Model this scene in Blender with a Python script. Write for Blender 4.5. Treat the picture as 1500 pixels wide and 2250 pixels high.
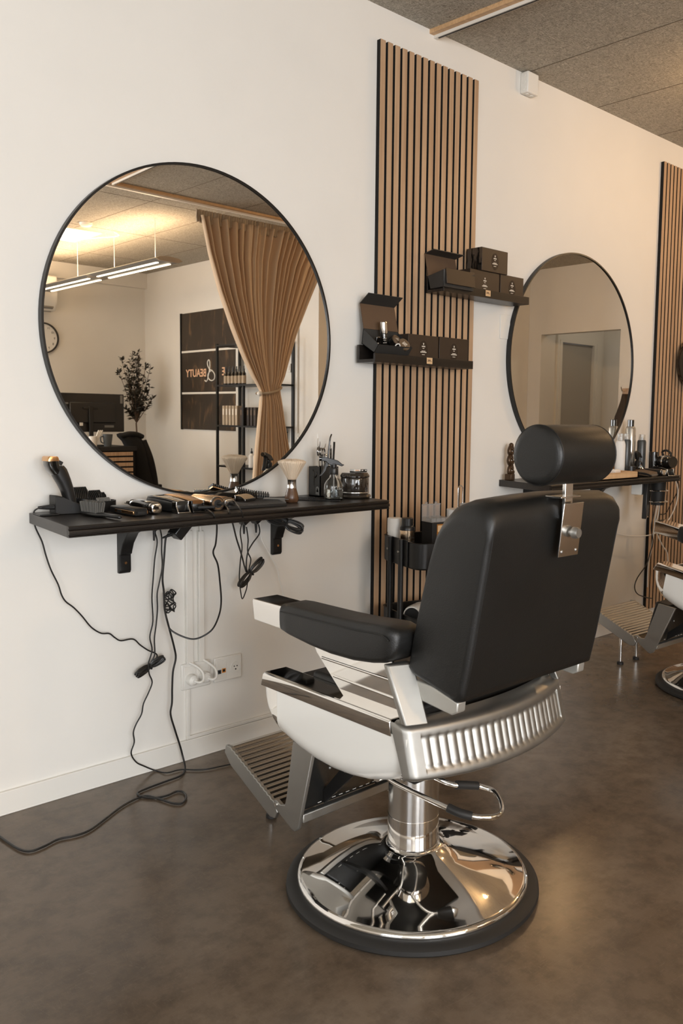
import bpy, bmesh, math, random
from math import sin, cos, pi, sqrt, radians, atan2
from mathutils import Vector, Matrix, Euler, noise

for o in list(bpy.data.objects): bpy.data.objects.remove(o)
S = bpy.context.scene
C = S.collection
H = 2.82
rnd = random.Random(7)

# ------------------------------------------------------------------ camera
cd = bpy.data.cameras.new('camera'); cam = bpy.data.objects.new('camera', cd); C.objects.link(cam)
cd.sensor_fit = 'VERTICAL'; cd.sensor_height = 36.0; cd.lens = 1887.958 / 2250 * 36
cd.shift_x = -132.26 / 2250; cd.shift_y = -36.552 / 2250
cd.clip_start = 0.05; cd.clip_end = 60
yaw, pit, rol = 0.7733, -0.0913, 0.0154
F = Vector((sin(yaw)*cos(pit), cos(yaw)*cos(pit), sin(pit)))
R0 = Vector((cos(yaw), -sin(yaw), 0)); U0 = R0.cross(F)
R = cos(rol)*R0 + sin(rol)*U0; U = -sin(rol)*R0 + cos(rol)*U0
m = Matrix((R, U, -F)).transposed().to_4x4(); m.translation = (-2.3777, -2.6137, 1.2128)
cam.matrix_world = m
cd.dof.use_dof = True; cd.dof.focus_distance = 2.9; cd.dof.aperture_fstop = 9.0
S.camera = cam

# ------------------------------------------------------------------ light
vs = S.view_settings
vs.view_transform = 'Standard'; vs.look = 'None'; vs.exposure = 0.0; vs.gamma = 1.0; vs.use_curve_mapping = False
w = bpy.data.worlds.new('world'); S.world = w; w.use_nodes = True
bg = w.node_tree.nodes['Background']; bg.inputs[0].default_value = (0.80, 0.88, 1.0, 1); bg.inputs[1].default_value = 1.6

def area(name, loc, rot, sx, sy, power, col):
    l = bpy.data.lights.new(name, 'AREA'); l.shape = 'RECTANGLE'; l.size = sx; l.size_y = sy; l.energy = power; l.color = col
    o = bpy.data.objects.new(name, l); C.objects.link(o); o.location = loc; o.rotation_euler = rot
    return o
DAY = (0.965, 0.98, 1.0)
WARM = (1.0, 0.62, 0.30)
# daylight through the shop windows behind and left of the camera
area('window_daylight', (-3.72, -6.78, 1.55), (pi/2, 0, 0), 1.7, 2.0, 205, DAY)
area('window_daylight', (-1.55, -6.78, 1.55), (pi/2, 0, 0), 1.7, 2.0, 70, DAY)
area('window_daylight', (-4.86, -3.3, 1.6), (0, -pi/2, 0), 1.7, 1.6, 38, DAY)

# ------------------------------------------------------------------ materials
def mat(name, col, rough=0.5, metal=0.0, **k):
    m = bpy.data.materials.new(name); m.use_nodes = True
    b = m.node_tree.nodes['Principled BSDF']
    b.inputs['Base Color'].default_value = (*col, 1); b.inputs['Roughness'].default_value = rough; b.inputs['Metallic'].default_value = metal
    if 'coat' in k: b.inputs['Coat Weight'].default_value = k['coat']; b.inputs['Coat Roughness'].default_value = .08
    if 'trans' in k: b.inputs['Transmission Weight'].default_value = k['trans']; b.inputs['IOR'].default_value = k.get('ior', 1.45)
    if 'emit' in k: b.inputs['Emission Color'].default_value = (*k['emit'], 1); b.inputs['Emission Strength'].default_value = k.get('es', 1)
    if 'sheen' in k: b.inputs['Sheen Weight'].default_value = k['sheen']
    if 'alpha' in k: b.inputs['Alpha'].default_value = k['alpha']
    if 'spec' in k: b.inputs['Specular IOR Level'].default_value = k['spec']
    return m
def nd(m, t, **k):
    n = m.node_tree.nodes.new(t)
    for a, v in k.items():
        if hasattr(n, a): setattr(n, a, v)
        else: n.inputs[a.replace('_', ' ')].default_value = v
    return n
def lk(m, a, b): m.node_tree.links.new(a, b)
def coords(m, scale=(1, 1, 1), gen='Object'):
    t = nd(m, 'ShaderNodeTexCoord'); mp = nd(m, 'ShaderNodeMapping'); mp.inputs['Scale'].default_value = scale
    lk(m, t.outputs[gen], mp.inputs['Vector']); return mp.outputs[0]
def noise_tex(m, vec, scale, detail=3, rough=.5, dist=0):
    n = nd(m, 'ShaderNodeTexNoise'); n.inputs['Scale'].default_value = scale; n.inputs['Detail'].default_value = detail
    n.inputs['Roughness'].default_value = rough; n.inputs['Distortion'].default_value = dist
    lk(m, vec, n.inputs['Vector']); return n.outputs[0]
def ramp(m, fac, stops):
    r = nd(m, 'ShaderNodeValToRGB'); e = r.color_ramp.elements
    while len(e) < len(stops): e.new(.5)
    for i, (p, c) in enumerate(stops): e[i].position = p; e[i].color = (*c, 1)
    lk(m, fac, r.inputs[0]); return r.outputs[0]
def bump(m, h, strength=.2, dist=.01):
    b = nd(m, 'ShaderNodeBump'); b.inputs['Strength'].default_value = strength; b.inputs['Distance'].default_value = dist
    lk(m, h, b.inputs['Height']); lk(m, b.outputs[0], m.node_tree.nodes['Principled BSDF'].inputs['Normal']); return b
def base(m, c): lk(m, c, m.node_tree.nodes['Principled BSDF'].inputs['Base Color'])
def rough_from(m, fac, a, b_):
    r = nd(m, 'ShaderNodeMapRange'); r.inputs['To Min'].default_value = a; r.inputs['To Max'].default_value = b_
    lk(m, fac, r.inputs['Value']); lk(m, r.outputs[0], m.node_tree.nodes['Principled BSDF'].inputs['Roughness'])

M = {}
def plaster(name, col):
    m = mat(name, col, .62); v = coords(m)
    n = noise_tex(m, v, 60, 4, .6); n2 = noise_tex(m, v, 2.2, 3)
    bump(m, n, .08, .004)
    c = tuple(x*.965 for x in col)
    base(m, ramp(m, n2, [(.35, c), (.65, col)])); return m
M['wall'] = plaster('plaster_white', (.81, .785, .735))
M['trimwhite'] = mat('white_paint', (.80, .775, .72), .35)
# floor: sealed brown concrete
m = mat('sealed_concrete', (.09, .068, .05), .2); v = coords(m)
n1 = noise_tex(m, v, 1.1, 6, .62, .6); n2 = noise_tex(m, v, 14, 5, .65)
mx = nd(m, 'ShaderNodeMix', data_type='RGBA', blend_type='MULTIPLY'); mx.inputs[0].default_value = .7
lk(m, ramp(m, n1, [(.30, (.098, .069, .045)), (.5, (.150, .112, .079)), (.68, (.215, .168, .124))]), mx.inputs[6])
lk(m, ramp(m, n2, [(.38, (.62, .62, .62)), (.58, (1, 1, 1))]), mx.inputs[7])
s1 = noise_tex(m, coords(m, (9, 60, 1)), 1.0, 5, .7, 4.5); s2 = noise_tex(m, coords(m, (48, 14, 1)), 1.0, 5, .7, 5.5)
sm_ = nd(m, 'ShaderNodeMath', operation='MAXIMUM'); lk(m, s1, sm_.inputs[0]); lk(m, s2, sm_.inputs[1])
m2 = nd(m, 'ShaderNodeMix', data_type='RGBA', blend_type='MIX'); lk(m, ramp(m, sm_.outputs[0], [(.56, (0, 0, 0)), (.82, (.5, .5, .5))]), m2.inputs[0])
lk(m, mx.outputs[2], m2.inputs[6]); m2.inputs[7].default_value = (.21, .165, .125, 1)
base(m, m2.outputs[2]); rough_from(m, n1, .14, .32); bump(m, n2, .05, .002)
M['floor'] = m
# ceiling: wood wool boards
m = mat('wood_wool_board', (.4, .35, .28), .9)
v1 = coords(m, (22, 95, 60)); v2 = coords(m, (80, 20, 60))
a = noise_tex(m, v1, 1.0, 4, .65, 3.2); b = noise_tex(m, v2, 1.0, 4, .65, 3.6)
mm = nd(m, 'ShaderNodeMath', operation='MAXIMUM'); lk(m, a, mm.inputs[0]); lk(m, b, mm.inputs[1])
base(m, ramp(m, mm.outputs[0], [(.42, (.21, .185, .145)), (.55, (.44, .405, .34)), (.70, (.70, .66, .57))])); bump(m, mm.outputs[0], .7, .006)
M['ceiling'] = m; M['seam'] = mat('board_seam', (.15, .12, .085), .9)
def wood(name, c1, c2, c3, axis='z', sc=1.0, rough=.45):
    m = mat(name, c1, rough)
    s = {'z': (70*sc, 70*sc, 1.6*sc), 'x': (1.6*sc, 70*sc, 70*sc), 'y': (70*sc, 1.6*sc, 70*sc)}[axis]
    v = coords(m, s); n = noise_tex(m, v, 1, 5, .65, .5)
    v2 = coords(m, (25, 25, .4)); n2 = noise_tex(m, v2, 1, 2)
    mx = nd(m, 'ShaderNodeMix', data_type='RGBA', blend_type='MULTIPLY'); mx.inputs[0].default_value = .5
    lk(m, ramp(m, n, [(.3, c1), (.5, c2), (.72, c3)]), mx.inputs[6]); lk(m, ramp(m, n2, [(.35, (.78, .76, .74)), (.65, (1, 1, 1))]), mx.inputs[7])
    base(m, mx.outputs[2]); bump(m, n, .06, .002); return m
M['oak'] = wood('oak_slat', (.40, .245, .14), (.50, .33, .20), (.58, .41, .27))
M['pine'] = wood('pine_light', (.52, .30, .15), (.66, .42, .22), (.74, .50, .29), 'x')
M['walnut'] = wood('walnut', (.060, .028, .013), (.105, .052, .026), (.165, .088, .046), 'z', .5, .3)
M['darkwood'] = wood('dark_wood_shelf', (.009, .007, .0055), (.015, .0115, .009), (.024, .018, .014), 'x', 1, .36)
M['felt'] = mat('black_felt', (.008, .007, .006), .95)
M['blackmetal'] = mat('black_metal', (.012, .0115, .011), .40, .2)
M['blackplastic'] = mat('black_plastic', (.012, .0115, .011), .33)
M['blackmatte'] = mat('black_matte', (.010, .0095, .009), .6)
M['rubber'] = mat('black_rubber', (.014, .013, .012), .55)
M['gloss'] = mat('gloss_black', (.008, .007, .006), .06, coat=1)
M['chrome'] = mat('chrome', (.88, .86, .83), .045, 1)
M['chrome2'] = mat('worn_chrome', (.78, .76, .73), .16, 1)
m = mat('brushed_aluminium', (.40, .39, .365), .42, 1); v = coords(m, (40, 40, 40)); n = noise_tex(m, v, 1, 4); rough_from(m, n, .40, .55)
M['alu'] = m
M['alupaint'] = mat('cast_aluminium', (.60, .59, .55), .42, .75)
M['ribbed'] = mat('ribbed_metal', (.62, .59, .54), .2, 1)
M['shell'] = mat('white_enamel', (.86, .85, .81), .16, coat=.5)
def leather(name, col, r):
    m = mat(name, col, r); v = coords(m)
    vo = nd(m, 'ShaderNodeTexVoronoi'); vo.inputs['Scale'].default_value = 420; lk(m, v, vo.inputs['Vector'])
    n = noise_tex(m, v, 9, 4, .6); mmx = nd(m, 'ShaderNodeMath', operation='MULTIPLY_ADD')
    lk(m, n, mmx.inputs[0]); mmx.inputs[1].default_value = 1.2; lk(m, vo.outputs[0], mmx.inputs[2])
    bump(m, mmx.outputs[0], .13, .0016); rough_from(m, n, r-.06, r+.1)
    return m
M['leather'] = leather('black_leather', (.0078, .0076, .0070), .42)
m = bpy.data.materials.new('mirror_glass'); m.use_nodes = True
b = m.node_tree.nodes['Principled BSDF']; b.inputs['Base Color'].default_value = (.93, .92, .89, 1); b.inputs['Metallic'].default_value = 1; b.inputs['Roughness'].default_value = 0.0
M['mirror'] = m
m = mat('brown_curtain', (.66, .49, .33), .7, sheen=.3); v = coords(m, (160, 160, 160)); bump(m, noise_tex(m, v, 1, 2), .06, .002); M['curtain'] = m
M['tape'] = mat('curtain_tape', (.46, .37, .27), .8)
M['bristle'] = mat('pale_bristles', (.74, .60, .45), .8)
M['greybristle'] = mat('grey_bristles', (.10, .095, .085), .8)
M['gold'] = mat('gold_metal', (.72, .43, .22), .22, 1)
M['rose'] = mat('champagne_metal', (.83, .62, .42), .2, 1)
M['steel'] = mat('dark_steel', (.34, .33, .32), .2, 1)
M['glass'] = mat('clear_glass', (.95, .96, .95), .02, trans=1, ior=1.45)
M['water'] = mat('water', (.9, .94, .95), .01, trans=1, ior=1.33)
M['smoke'] = mat('smoked_glass', (.028, .021, .016), .04, coat=1)
M['card'] = mat('dark_brown_card', (.035, .022, .014), .42)
M['cardin'] = mat('brown_card_lining', (.10, .058, .032), .7)
M['blackcard'] = mat('black_card', (.030, .029, .027), .5)
M['label'] = mat('label_print', (.72, .66, .57), .6)
M['labeldark'] = mat('label_dark', (.03, .02, .014), .25)
M['tag'] = mat('kraft_tag', (.66, .45, .25), .8)
M['ink'] = mat('brown_ink', (.10, .045, .02), .7)
M['whiteplastic'] = mat('white_plastic', (.80, .78, .73), .35)
M['cablewhite'] = mat('white_cable', (.78, .76, .71), .45)
M['cable'] = mat('black_cable', (.014, .013, .012), .38)
M['paper'] = mat('white_paper', (.82, .80, .76), .9)
M['amber'] = mat('amber_bottle', (.52, .22, .05), .2, trans=.3)
M['clear'] = mat('clear_plastic', (.85, .86, .86), .12, trans=.85, ior=1.35)
M['leaf'] = mat('olive_leaves', (.035, .03, .02), .6)
M['bark'] = mat('bark', (.10, .06, .035), .8)
M['led'] = mat('warm_led', (1, .9, .7), .5, emit=(1.0, .82, .58), es=6)
M['panel'] = mat('panel_light', (1, 1, 1), .5, emit=(1.0, .93, .80), es=5)
M['greymetal'] = mat('grey_metal', (.32, .31, .29), .45, .5)
M['doorgrey'] = mat('grey_door', (.42, .40, .36), .5)
M['blackfabric'] = mat('black_fabric', (.012, .011, .010), .9)
M['bluegrey'] = mat('grey_glaze', (.09, .10, .105), .35)
m = mat('poster_print', (.05, .035, .024), .35); v = coords(m, (7, 9, 3.2)); n = noise_tex(m, v, 1, 2, .5, 1.2)
base(m, ramp(m, n, [(.50, (.034, .024, .017)), (.60, (.05, .034, .022)), (.66, (.12, .07, .036))])); M['poster'] = m
M['copper'] = mat('copper_letters', (.80, .50, .32), .5)
M['bronze'] = mat('carved_bronze', (.07, .038, .018), .35, .5)
M['greyprint'] = mat('grey_print', (.20, .20, .19), .5)
M['coat'] = mat('dark_brown_cloth', (.050, .034, .024), .85)
M['silver'] = mat('silver_can', (.70, .69, .66), .25, .9)
M['darkcan'] = mat('slate_can', (.055, .058, .058), .3)
M['orange'] = mat('orange_socket', (.75, .30, .06), .5)
M['dirty'] = mat('tan_leather', (.13, .085, .05), .5)
M['winframe'] = mat('window_frame_white', (.8, .8, .78), .4)

# ------------------------------------------------------------------ geometry helpers
class MB:
    """collects shapes into one bmesh"""
    def __init__(s): s.b = bmesh.new(); s.T = None
    def _v(s, p):
        p = Vector(p)
        return s.b.verts.new(s.T @ p if s.T is not None else p)
    def face(s, vs):
        try: return s.b.faces.new(vs)
        except ValueError: return None
    def box(s, x0, x1, y0, y1, z0, z1, rot=None, ctr=None):
        P = [(x, y, z) for x in (x0, x1) for y in (y0, y1) for z in (z0, z1)]
        if rot is not None:
            c_ = Vector(ctr if ctr is not None else ((x0+x1)/2, (y0+y1)/2, (z0+z1)/2)); Rm = Euler(rot).to_matrix()
            P = [Rm @ (Vector(p)-c_) + c_ for p in P]
        v = [s._v(p) for p in P]
        for f in ((0,1,3,2),(4,6,7,5),(0,4,5,1),(2,3,7,6),(0,2,6,4),(1,5,7,3)): s.face([v[i] for i in f])
        return s
    def loft(s, rings, cap=True, close=True):
        R_ = [[s._v(p) for p in r] for r in rings]; n = len(R_[0])
        for a, b_ in zip(R_, R_[1:]):
            for i in range(n if close else n-1):
                j = (i+1) % n; s.face([a[i], a[j], b_[j], b_[i]])
        if cap and close: s.face(R_[0][::-1]); s.face(R_[-1])
        return s
    def lathe(s, prof, c_=(0,0,0), axis='z', n=40, sx=1, sy=1):
        rings = []
        for r, h in prof:
            r = max(r, 1e-5); ring = []
            for i in range(n):
                a = 2*pi*i/n; u, v = r*cos(a)*sx, r*sin(a)*sy
                p = {'z': (u, v, h), 'x': (h, u, v), 'y': (v, h, u)}[axis]
                ring.append((p[0]+c_[0], p[1]+c_[1], p[2]+c_[2]))
            rings.append(ring)
        return s.loft(rings)
    def cyl(s, c_, r, h, axis='z', n=32, r2=None):
        return s.lathe([(r, 0), (r if r2 is None else r2, h)], c_, axis, n)
    def rod(s, a, b_, r, n=12, r2=None):
        return s.tube([a, b_], r, n, r2=r2, smooth=0)
    def tube(s, pts, r, n=10, smooth=4, r2=None, flat=1.0):
        P = [Vector(p) for p in pts]
        if smooth and len(P) > 2:
            Q = []
            for i in range(len(P)-1):
                p0 = P[max(i-1, 0)]; p1 = P[i]; p2 = P[i+1]; p3 = P[min(i+2, len(P)-1)]
                for k in range(smooth):
                    t = k/smooth
                    Q.append(.5*((2*p1)+(p2-p0)*t+(2*p0-5*p1+4*p2-p3)*t*t+(3*p1-p0-3*p2+p3)*t**3))
            Q.append(P[-1]); P = Q
        rings = []; up = Vector((0, 0, 1)); prev = None
        for i, p in enumerate(P):
            d = (P[min(i+1, len(P)-1)]-P[max(i-1, 0)])
            if d.length < 1e-9: d = Vector((0, 0, 1))
            d.normalize()
            if prev is None:
                a = d.cross(up)
                if a.length < .05: a = d.cross(Vector((1, 0, 0)))
            else: a = prev-d*prev.dot(d)
            a.normalize(); prev = a; b_ = d.cross(a)
            rr = r if r2 is None else r+(r2-r)*i/(len(P)-1)
            rings.append([p+rr*(cos(2*pi*k/n)*a+flat*sin(2*pi*k/n)*b_) for k in range(n)])
        return s.loft(rings)
    def prism(s, poly, lo, hi, axis='x', flare=None):
        def P(u, v, h): return {'x': (h, u, v), 'y': (u, h, v), 'z': (u, v, h)}[axis]
        return s.loft([[P(u, v, lo) for u, v in poly], [P(u, v, hi) for u, v in poly]])
    def sphere(s, c_, r, n=16, sx=1, sy=1, sz=1):
        prof = [(r*sin(pi*i/n), -r*cos(pi*i/n)*sz) for i in range(n+1)]
        return s.lathe(prof, c_, 'z', n*2, sx, sy)
    def strip(s, quad_pts): s.face([s._v(p) for p in quad_pts]); return s
    def build(s, name, mt, parent=None, bevel=0, seg=2, ang=35, flat=False, sub=0):
        me = bpy.data.meshes.new(name)
        bmesh.ops.remove_doubles(s.b, verts=s.b.verts, dist=1e-6)
        bmesh.ops.recalc_face_normals(s.b, faces=s.b.faces); s.b.to_mesh(me); s.b.free()
        me.materials.append(M[mt] if isinstance(mt, str) else mt)
        o = bpy.data.objects.new(name, me); C.objects.link(o)
        if not flat:
            for p in me.polygons: p.use_smooth = True
            me.set_sharp_from_angle(angle=radians(ang))
        if bevel:
            bv = o.modifiers.new('bevel', 'BEVEL'); bv.width = bevel; bv.segments = seg; bv.limit_method = 'ANGLE'; bv.angle_limit = radians(30); bv.harden_normals = False
        if sub:
            sb = o.modifiers.new('sub', 'SUBSURF'); sb.levels = sub; sb.render_levels = sub
        if parent is not None: o.parent = parent
        return o

def tag(o, label, cat, group=None, kind=None):
    if label: o['label'] = label
    if cat: o['category'] = cat
    if group: o['group'] = group
    if kind: o['kind'] = kind
    return o
def thing(name, label, cat, loc=(0, 0, 0), rz=0, group=None):
    o = bpy.data.objects.new(name, None); o.empty_display_size = .05; C.objects.link(o)
    o.location = loc; o.rotation_euler = (0, 0, rz); return tag(o, label, cat, group)
def struct(o): o['kind'] = 'structure'; return o
def plabel(o, t): o['label'] = t; return o
def dup(root, loc, rz=None, label=None):
    r = root.copy(); C.objects.link(r); r.location = loc
    if rz is not None: r.rotation_euler = (0, 0, rz)
    if label: r['label'] = label
    for ch in list(root.children):
        c_ = ch.copy(); C.objects.link(c_); c_.parent = r
        for g in list(ch.children):
            d = g.copy(); C.objects.link(d); d.parent = c_
    return r
def text(name, body, size, mt, parent, loc, rot, ext=.0006, ax='CENTER', bold=0):
    cu = bpy.data.curves.new(name, 'FONT'); cu.body = body; cu.size = size; cu.extrude = ext; cu.align_x = ax; cu.align_y = 'CENTER'; cu.offset = bold
    t = bpy.data.objects.new(name+'_src', cu); C.objects.link(t)
    dg = bpy.context.evaluated_depsgraph_get(); me = bpy.data.meshes.new_from_object(t.evaluated_get(dg))
    bpy.data.objects.remove(t); me.materials.clear(); me.materials.append(M[mt])
    o = bpy.data.objects.new(name, me); C.objects.link(o); o.parent = parent; o.location = loc; o.rotation_euler = rot
    return o
# ================================================================== SETTING
struct(MB().box(-5.1, 7.6, -7.0, .15, -.1, 0).build('floor', 'floor', flat=True))
struct(MB().box(-5.1, 7.6, -7.0, .15, H, H+.1).build('ceiling', 'ceiling', flat=True))
sm = MB()
for k in range(-9, 13):
    x = .932+.61*k
    if x < 5.2: sm.box(x-.0022, x+.0022, -6.86, -.002, H-.0012, H+.002)
for k in range(1, 6):
    y = -1.22*k+.05
    sm.box(-4.9, 5.2, y-.0022, y+.0022, H-.0012, H+.002)
struct(sm.build('trim_1', 'seam', flat=True))
struct(MB().box(-5.1, 5.4, 0, .15, 0, H).build('wall_back', 'wall', flat=True))
fw = MB(); fw.box(-5.1, -4.65, -7.0, -6.864, 0, H); fw.box(-2.80, -2.47, -7.0, -6.864, 0, H); fw.box(-.62, 2.583, -7.0, -6.864, 0, H)
for a, b_ in ((-4.65, -2.80), (-2.47, -.62)): fw.box(a, b_, -7.0, -6.864, 0, .45); fw.box(a, b_, -7.0, -6.864, 2.62, H)
struct(fw.build('wall_front', 'wall', flat=True))
# left wall with one window, front wall with two shop windows
lw = MB(); lw.box(-5.1, -4.95, -7.0, -4.2, 0, H); lw.box(-5.1, -4.95, -2.4, .0, 0, H)
for a, b_ in ((-4.2, -2.4),): lw.box(-5.1, -4.95, a, b_, 0, .45); lw.box(-5.1, -4.95, a, b_, 2.62, H)
struct(lw.build('wall_left', 'wall', flat=True))
for k, (a, b_, left) in enumerate(((-4.65, -2.80, 0), (-2.47, -.62, 0), (-4.2, -2.4, 1))):
    bx_ = (lambda m, u0, u1, d0, d1, z0, z1: m.box(-5.08+d0, -5.08+d1, u0, u1, z0, z1)) if left else (lambda m, u0, u1, d0, d1, z0, z1: m.box(u0, u1, -6.98+d0, -6.98+d1, z0, z1))
    wf = MB(); bx_(wf, a, a+.06, 0, .09, .45, 2.62); bx_(wf, b_-.06, b_, 0, .09, .45, 2.62); bx_(wf, a, b_, 0, .09, .45, .51); bx_(wf, a, b_, 0, .09, 2.56, 2.62)
    wo = struct(wf.build('window_%d' % (k+1), 'winframe'))
    pn_ = MB(); bx_(pn_, a+.05, b_-.05, .035, .045, .5, 2.57); pn_.build('pane', 'glass', wo, flat=True)
# right side: wall with the poster, a door in it, the return wall and the wall with the opening
rw = MB(); rw.box(2.583, 2.70, -7.0, -4.86, 0, H); rw.box(2.583, 2.70, -3.99, -3.62, 0, H); rw.box(2.583, 2.70, -4.86, -3.99, 2.03, H)
struct(rw.build('wall_right', 'wall', flat=True))
dw = MB(); dw.prism([(2.62, -3.64), (5.42, -3.306), (5.42, -3.42), (2.62, -3.76)], 0, H, 'z'); struct(dw.build('wall_return', 'wall', flat=True))
cw = MB(); cw.box(5.29, 5.40, -3.32, -3.15, 0, H); cw.box(5.29, 5.40, -2.17, 0, 0, H); cw.box(5.29, 5.40, -3.15, -2.17, 2.123, H)
struct(cw.build('wall_opening', 'wall', flat=True))
hw = MB(); hw.box(6.6, 6.7, -3.3, 0, 0, H); hw.box(5.40, 5.72, -3.3, -3.2, 0, H); hw.box(6.36, 6.6, -3.3, -3.2, 0, H); hw.box(5.72, 6.36, -3.3, -3.2, 2.075, H); hw.box(5.4, 6.6, -1.05, -.95, 0, H)
struct(hw.build('wall_corridor', 'wall', flat=True))
d1 = thing('door_1', None, None, (2.60, -4.01, 0)); struct(d1)
MB().box(.0, .04, -.84, 0, .005, 2.02).build('door_leaf', 'trimwhite', d1, bevel=.003)
MB().box(-.0195, .0, -.012, .012, .0, 1.90).build('door_seal', 'felt', d1)
MB().box(-.035, -.017, .03, .10, .0, 2.06).build('door_frame', 'trimwhite', d1, bevel=.003)
h = MB(); h.box(-.012, .0, -.115, -.065, .95, 1.10); h.rod((-.03, -.09, 1.04), (0, -.09, 1.04), .009); h.rod((-.035, -.09, 1.04), (-.035, -.20, 1.04), .009); h.build('door_handle', 'chrome2', d1)
ls = thing('light_switch', 'small white wall switch beside the curtain in the large mirror', 'switch', (2.583, -4.05, 1.655))
MB().box(-.012, 0, -.026, .026, -.04, .04).build('plate', 'whiteplastic', ls, bevel=.002)
MB().box(-.016, -.011, -.014, .014, -.02, .02).build('rocker', 'trimwhite', ls, bevel=.001)
d2 = thing('door_2', None, None, (5.72, -3.2, 0)); struct(d2)
MB().box(.003, .637, -.05, -.01, .005, 2.07).build('door_leaf', 'doorgrey', d2, bevel=.003)
f = MB(); f.prism([(-.09, 0), (-.09, 2.15), (.80, 2.15), (.80, 0), (.64, 0), (.64, 2.075), (0, 2.075), (0, 0)], 0.0005, .03, 'y'); f.build('door_frame', 'trimwhite', d2)
f = MB(); f.box(.69, .72, .03, .036, 0, 2.1); f.box(-.05, -.03, .03, .036, 0, 2.1); f.build('frame_moulding', 'trimwhite', d2)
MB().rod((.08, .0, 1.02), (.08, .05, 1.02), .009).rod((.08, .05, 1.02), (.19, .05, 1.02), .009).build('door_handle', 'chrome2', d2)
# baseboards
bb = MB(); bb.box(-4.95, 5.29, -.012, 0, .0, .072); bb.box(-4.95, 5.29, -.0125, -.0, .0, .006); struct(bb.build('baseboard_back', 'trimwhite', bevel=.002))
struct(MB().box(2.571, 2.583, -6.864, -4.9, 0, .07).build('baseboard_right', 'trimwhite'))
struct(MB().box(-4.95, 2.57, -6.864, -6.852, 0, .07).build('baseboard_front', 'trimwhite'))
# lowered beam along the far wall, seen in the mirror
struct(MB().box(-4.95, 2.583, -6.86, -6.80, 2.65, H).build('trim_2', 'wall', flat=True))
# white wall channel on top of the baseboard
# ------------------------------------------------------------------ curtain rail on the ceiling
def rail():
    t = thing('curtain_rail', 'L-shaped white curtain rail on a wooden batten under the ceiling', 'curtain rail', (.31, 0, H))
    b_ = MB(); b_.prism([(-.016, -.0), (.008, -.0), (.144, -3.27), (.12, -3.30)], -.018, -.0005, 'z')
    b_.prism([(.12, -3.30), (.144, -3.27), (2.27, -3.312), (2.27, -3.336)], -.018, -.0005, 'z')
    b_.build('batten', 'pine', t)
    r = MB(); r.prism([(.0085, 0), (.026, 0), (.162, -3.25), (.146, -3.27)], -.030, -.008, 'z'); r.prism([(.12, -3.325), (.12, -3.301), (2.27, -3.337), (2.27, -3.360)], -.030, -.008, 'z')
    r.build('rail', 'trimwhite', t)
    g = MB(); g.prism([(.015, -.02), (.023, -.02), (.159, -3.24), (.152, -3.25)], -.0312, -.0297, 'z'); g.build('rail_groove', 'blackmatte', t)
rail()
# ------------------------------------------------------------------ slat panels
def slat_panel(x0, top, label, group=None):
    t = thing('slat_panel', label, 'wall panel', (x0, 0, 0))
    MB().box(-.0005, .6, -.010, -.0005, .085, top).build('backing', 'felt', t)
    s = MB(); v_ = MB()
    for k in range(15):
        s.box(.04*k+.0002, .04*k+.0268, -.0200, -.010, .085, top+.0004)
        v_.box(.04*k, .04*k+.027, -.0212, -.0200, .085, top+.0005)
    s.build('slat_cores', 'felt', t); v_.build('slat_veneers', 'oak', t)
    return t
slat_panel(0, 2.687, 'vertical oak slat panel between the two round mirrors, behind the small product ledges')
slat_panel(2.207, 2.687, 'vertical oak slat panel at the right picture edge, beside the smaller round mirror')
# ------------------------------------------------------------------ mirrors
def mirror(x, z, r, label):
    t = thing('round_mirror', label, 'mirror', (x, 0, z))
    n = 128
    f = MB(); prof = [(r-.007, -.002), (r, -.002), (r, -.026), (r-.007, -.026), (r-.007, -.0205)]
    rings = []
    for rr, y in prof: rings.append([(rr*cos(2*pi*i/n), y, rr*sin(2*pi*i/n)) for i in range(n)])
    f.loft(rings, cap=False); f.build('frame', 'blackmetal', t, ang=50)
    g = MB(); g.loft([[((r-.006)*cos(2*pi*i/n), y, (r-.006)*sin(2*pi*i/n)) for i in range(n)] for y in (-.003, -.02)]); g.build('mirror_glass', 'mirror', t, ang=20)
    return t
mirror(-.7968, 1.4859, .5512, 'large round black-framed mirror above the left shelf, reflecting the curtain')
mirror(1.4005, 1.5062, .5512, 'smaller-looking round black-framed mirror on the right, reflecting a doorway')
# junction box
t = thing('junction_box', 'small white junction box on the wall right under the ceiling', 'junction box', (.945, 0, 2.77))
MB().box(-.042, .042, -.045, 0, -.05, .046).build('housing', 'whiteplastic', t, bevel=.006)
g = MB()
for k in range(3): g.cyl((-.0445, -.023, -.028+.028*k), .009, .003, 'x')
for k in range(2): g.cyl((-.018+.034*k, -.023, -.053), .009, .003, 'z')
g.build('knockouts', 'whiteplastic', t)
# clear ledge patch below upper ledge
t = MB(); t.box(.80, .872, -.004, 0, 1.585, 1.70); tag(t.build('wall_patch', 'whiteplastic', bevel=.004), 'faint pale adhesive patch on the wall under the upper ledge', 'patch')
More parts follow.
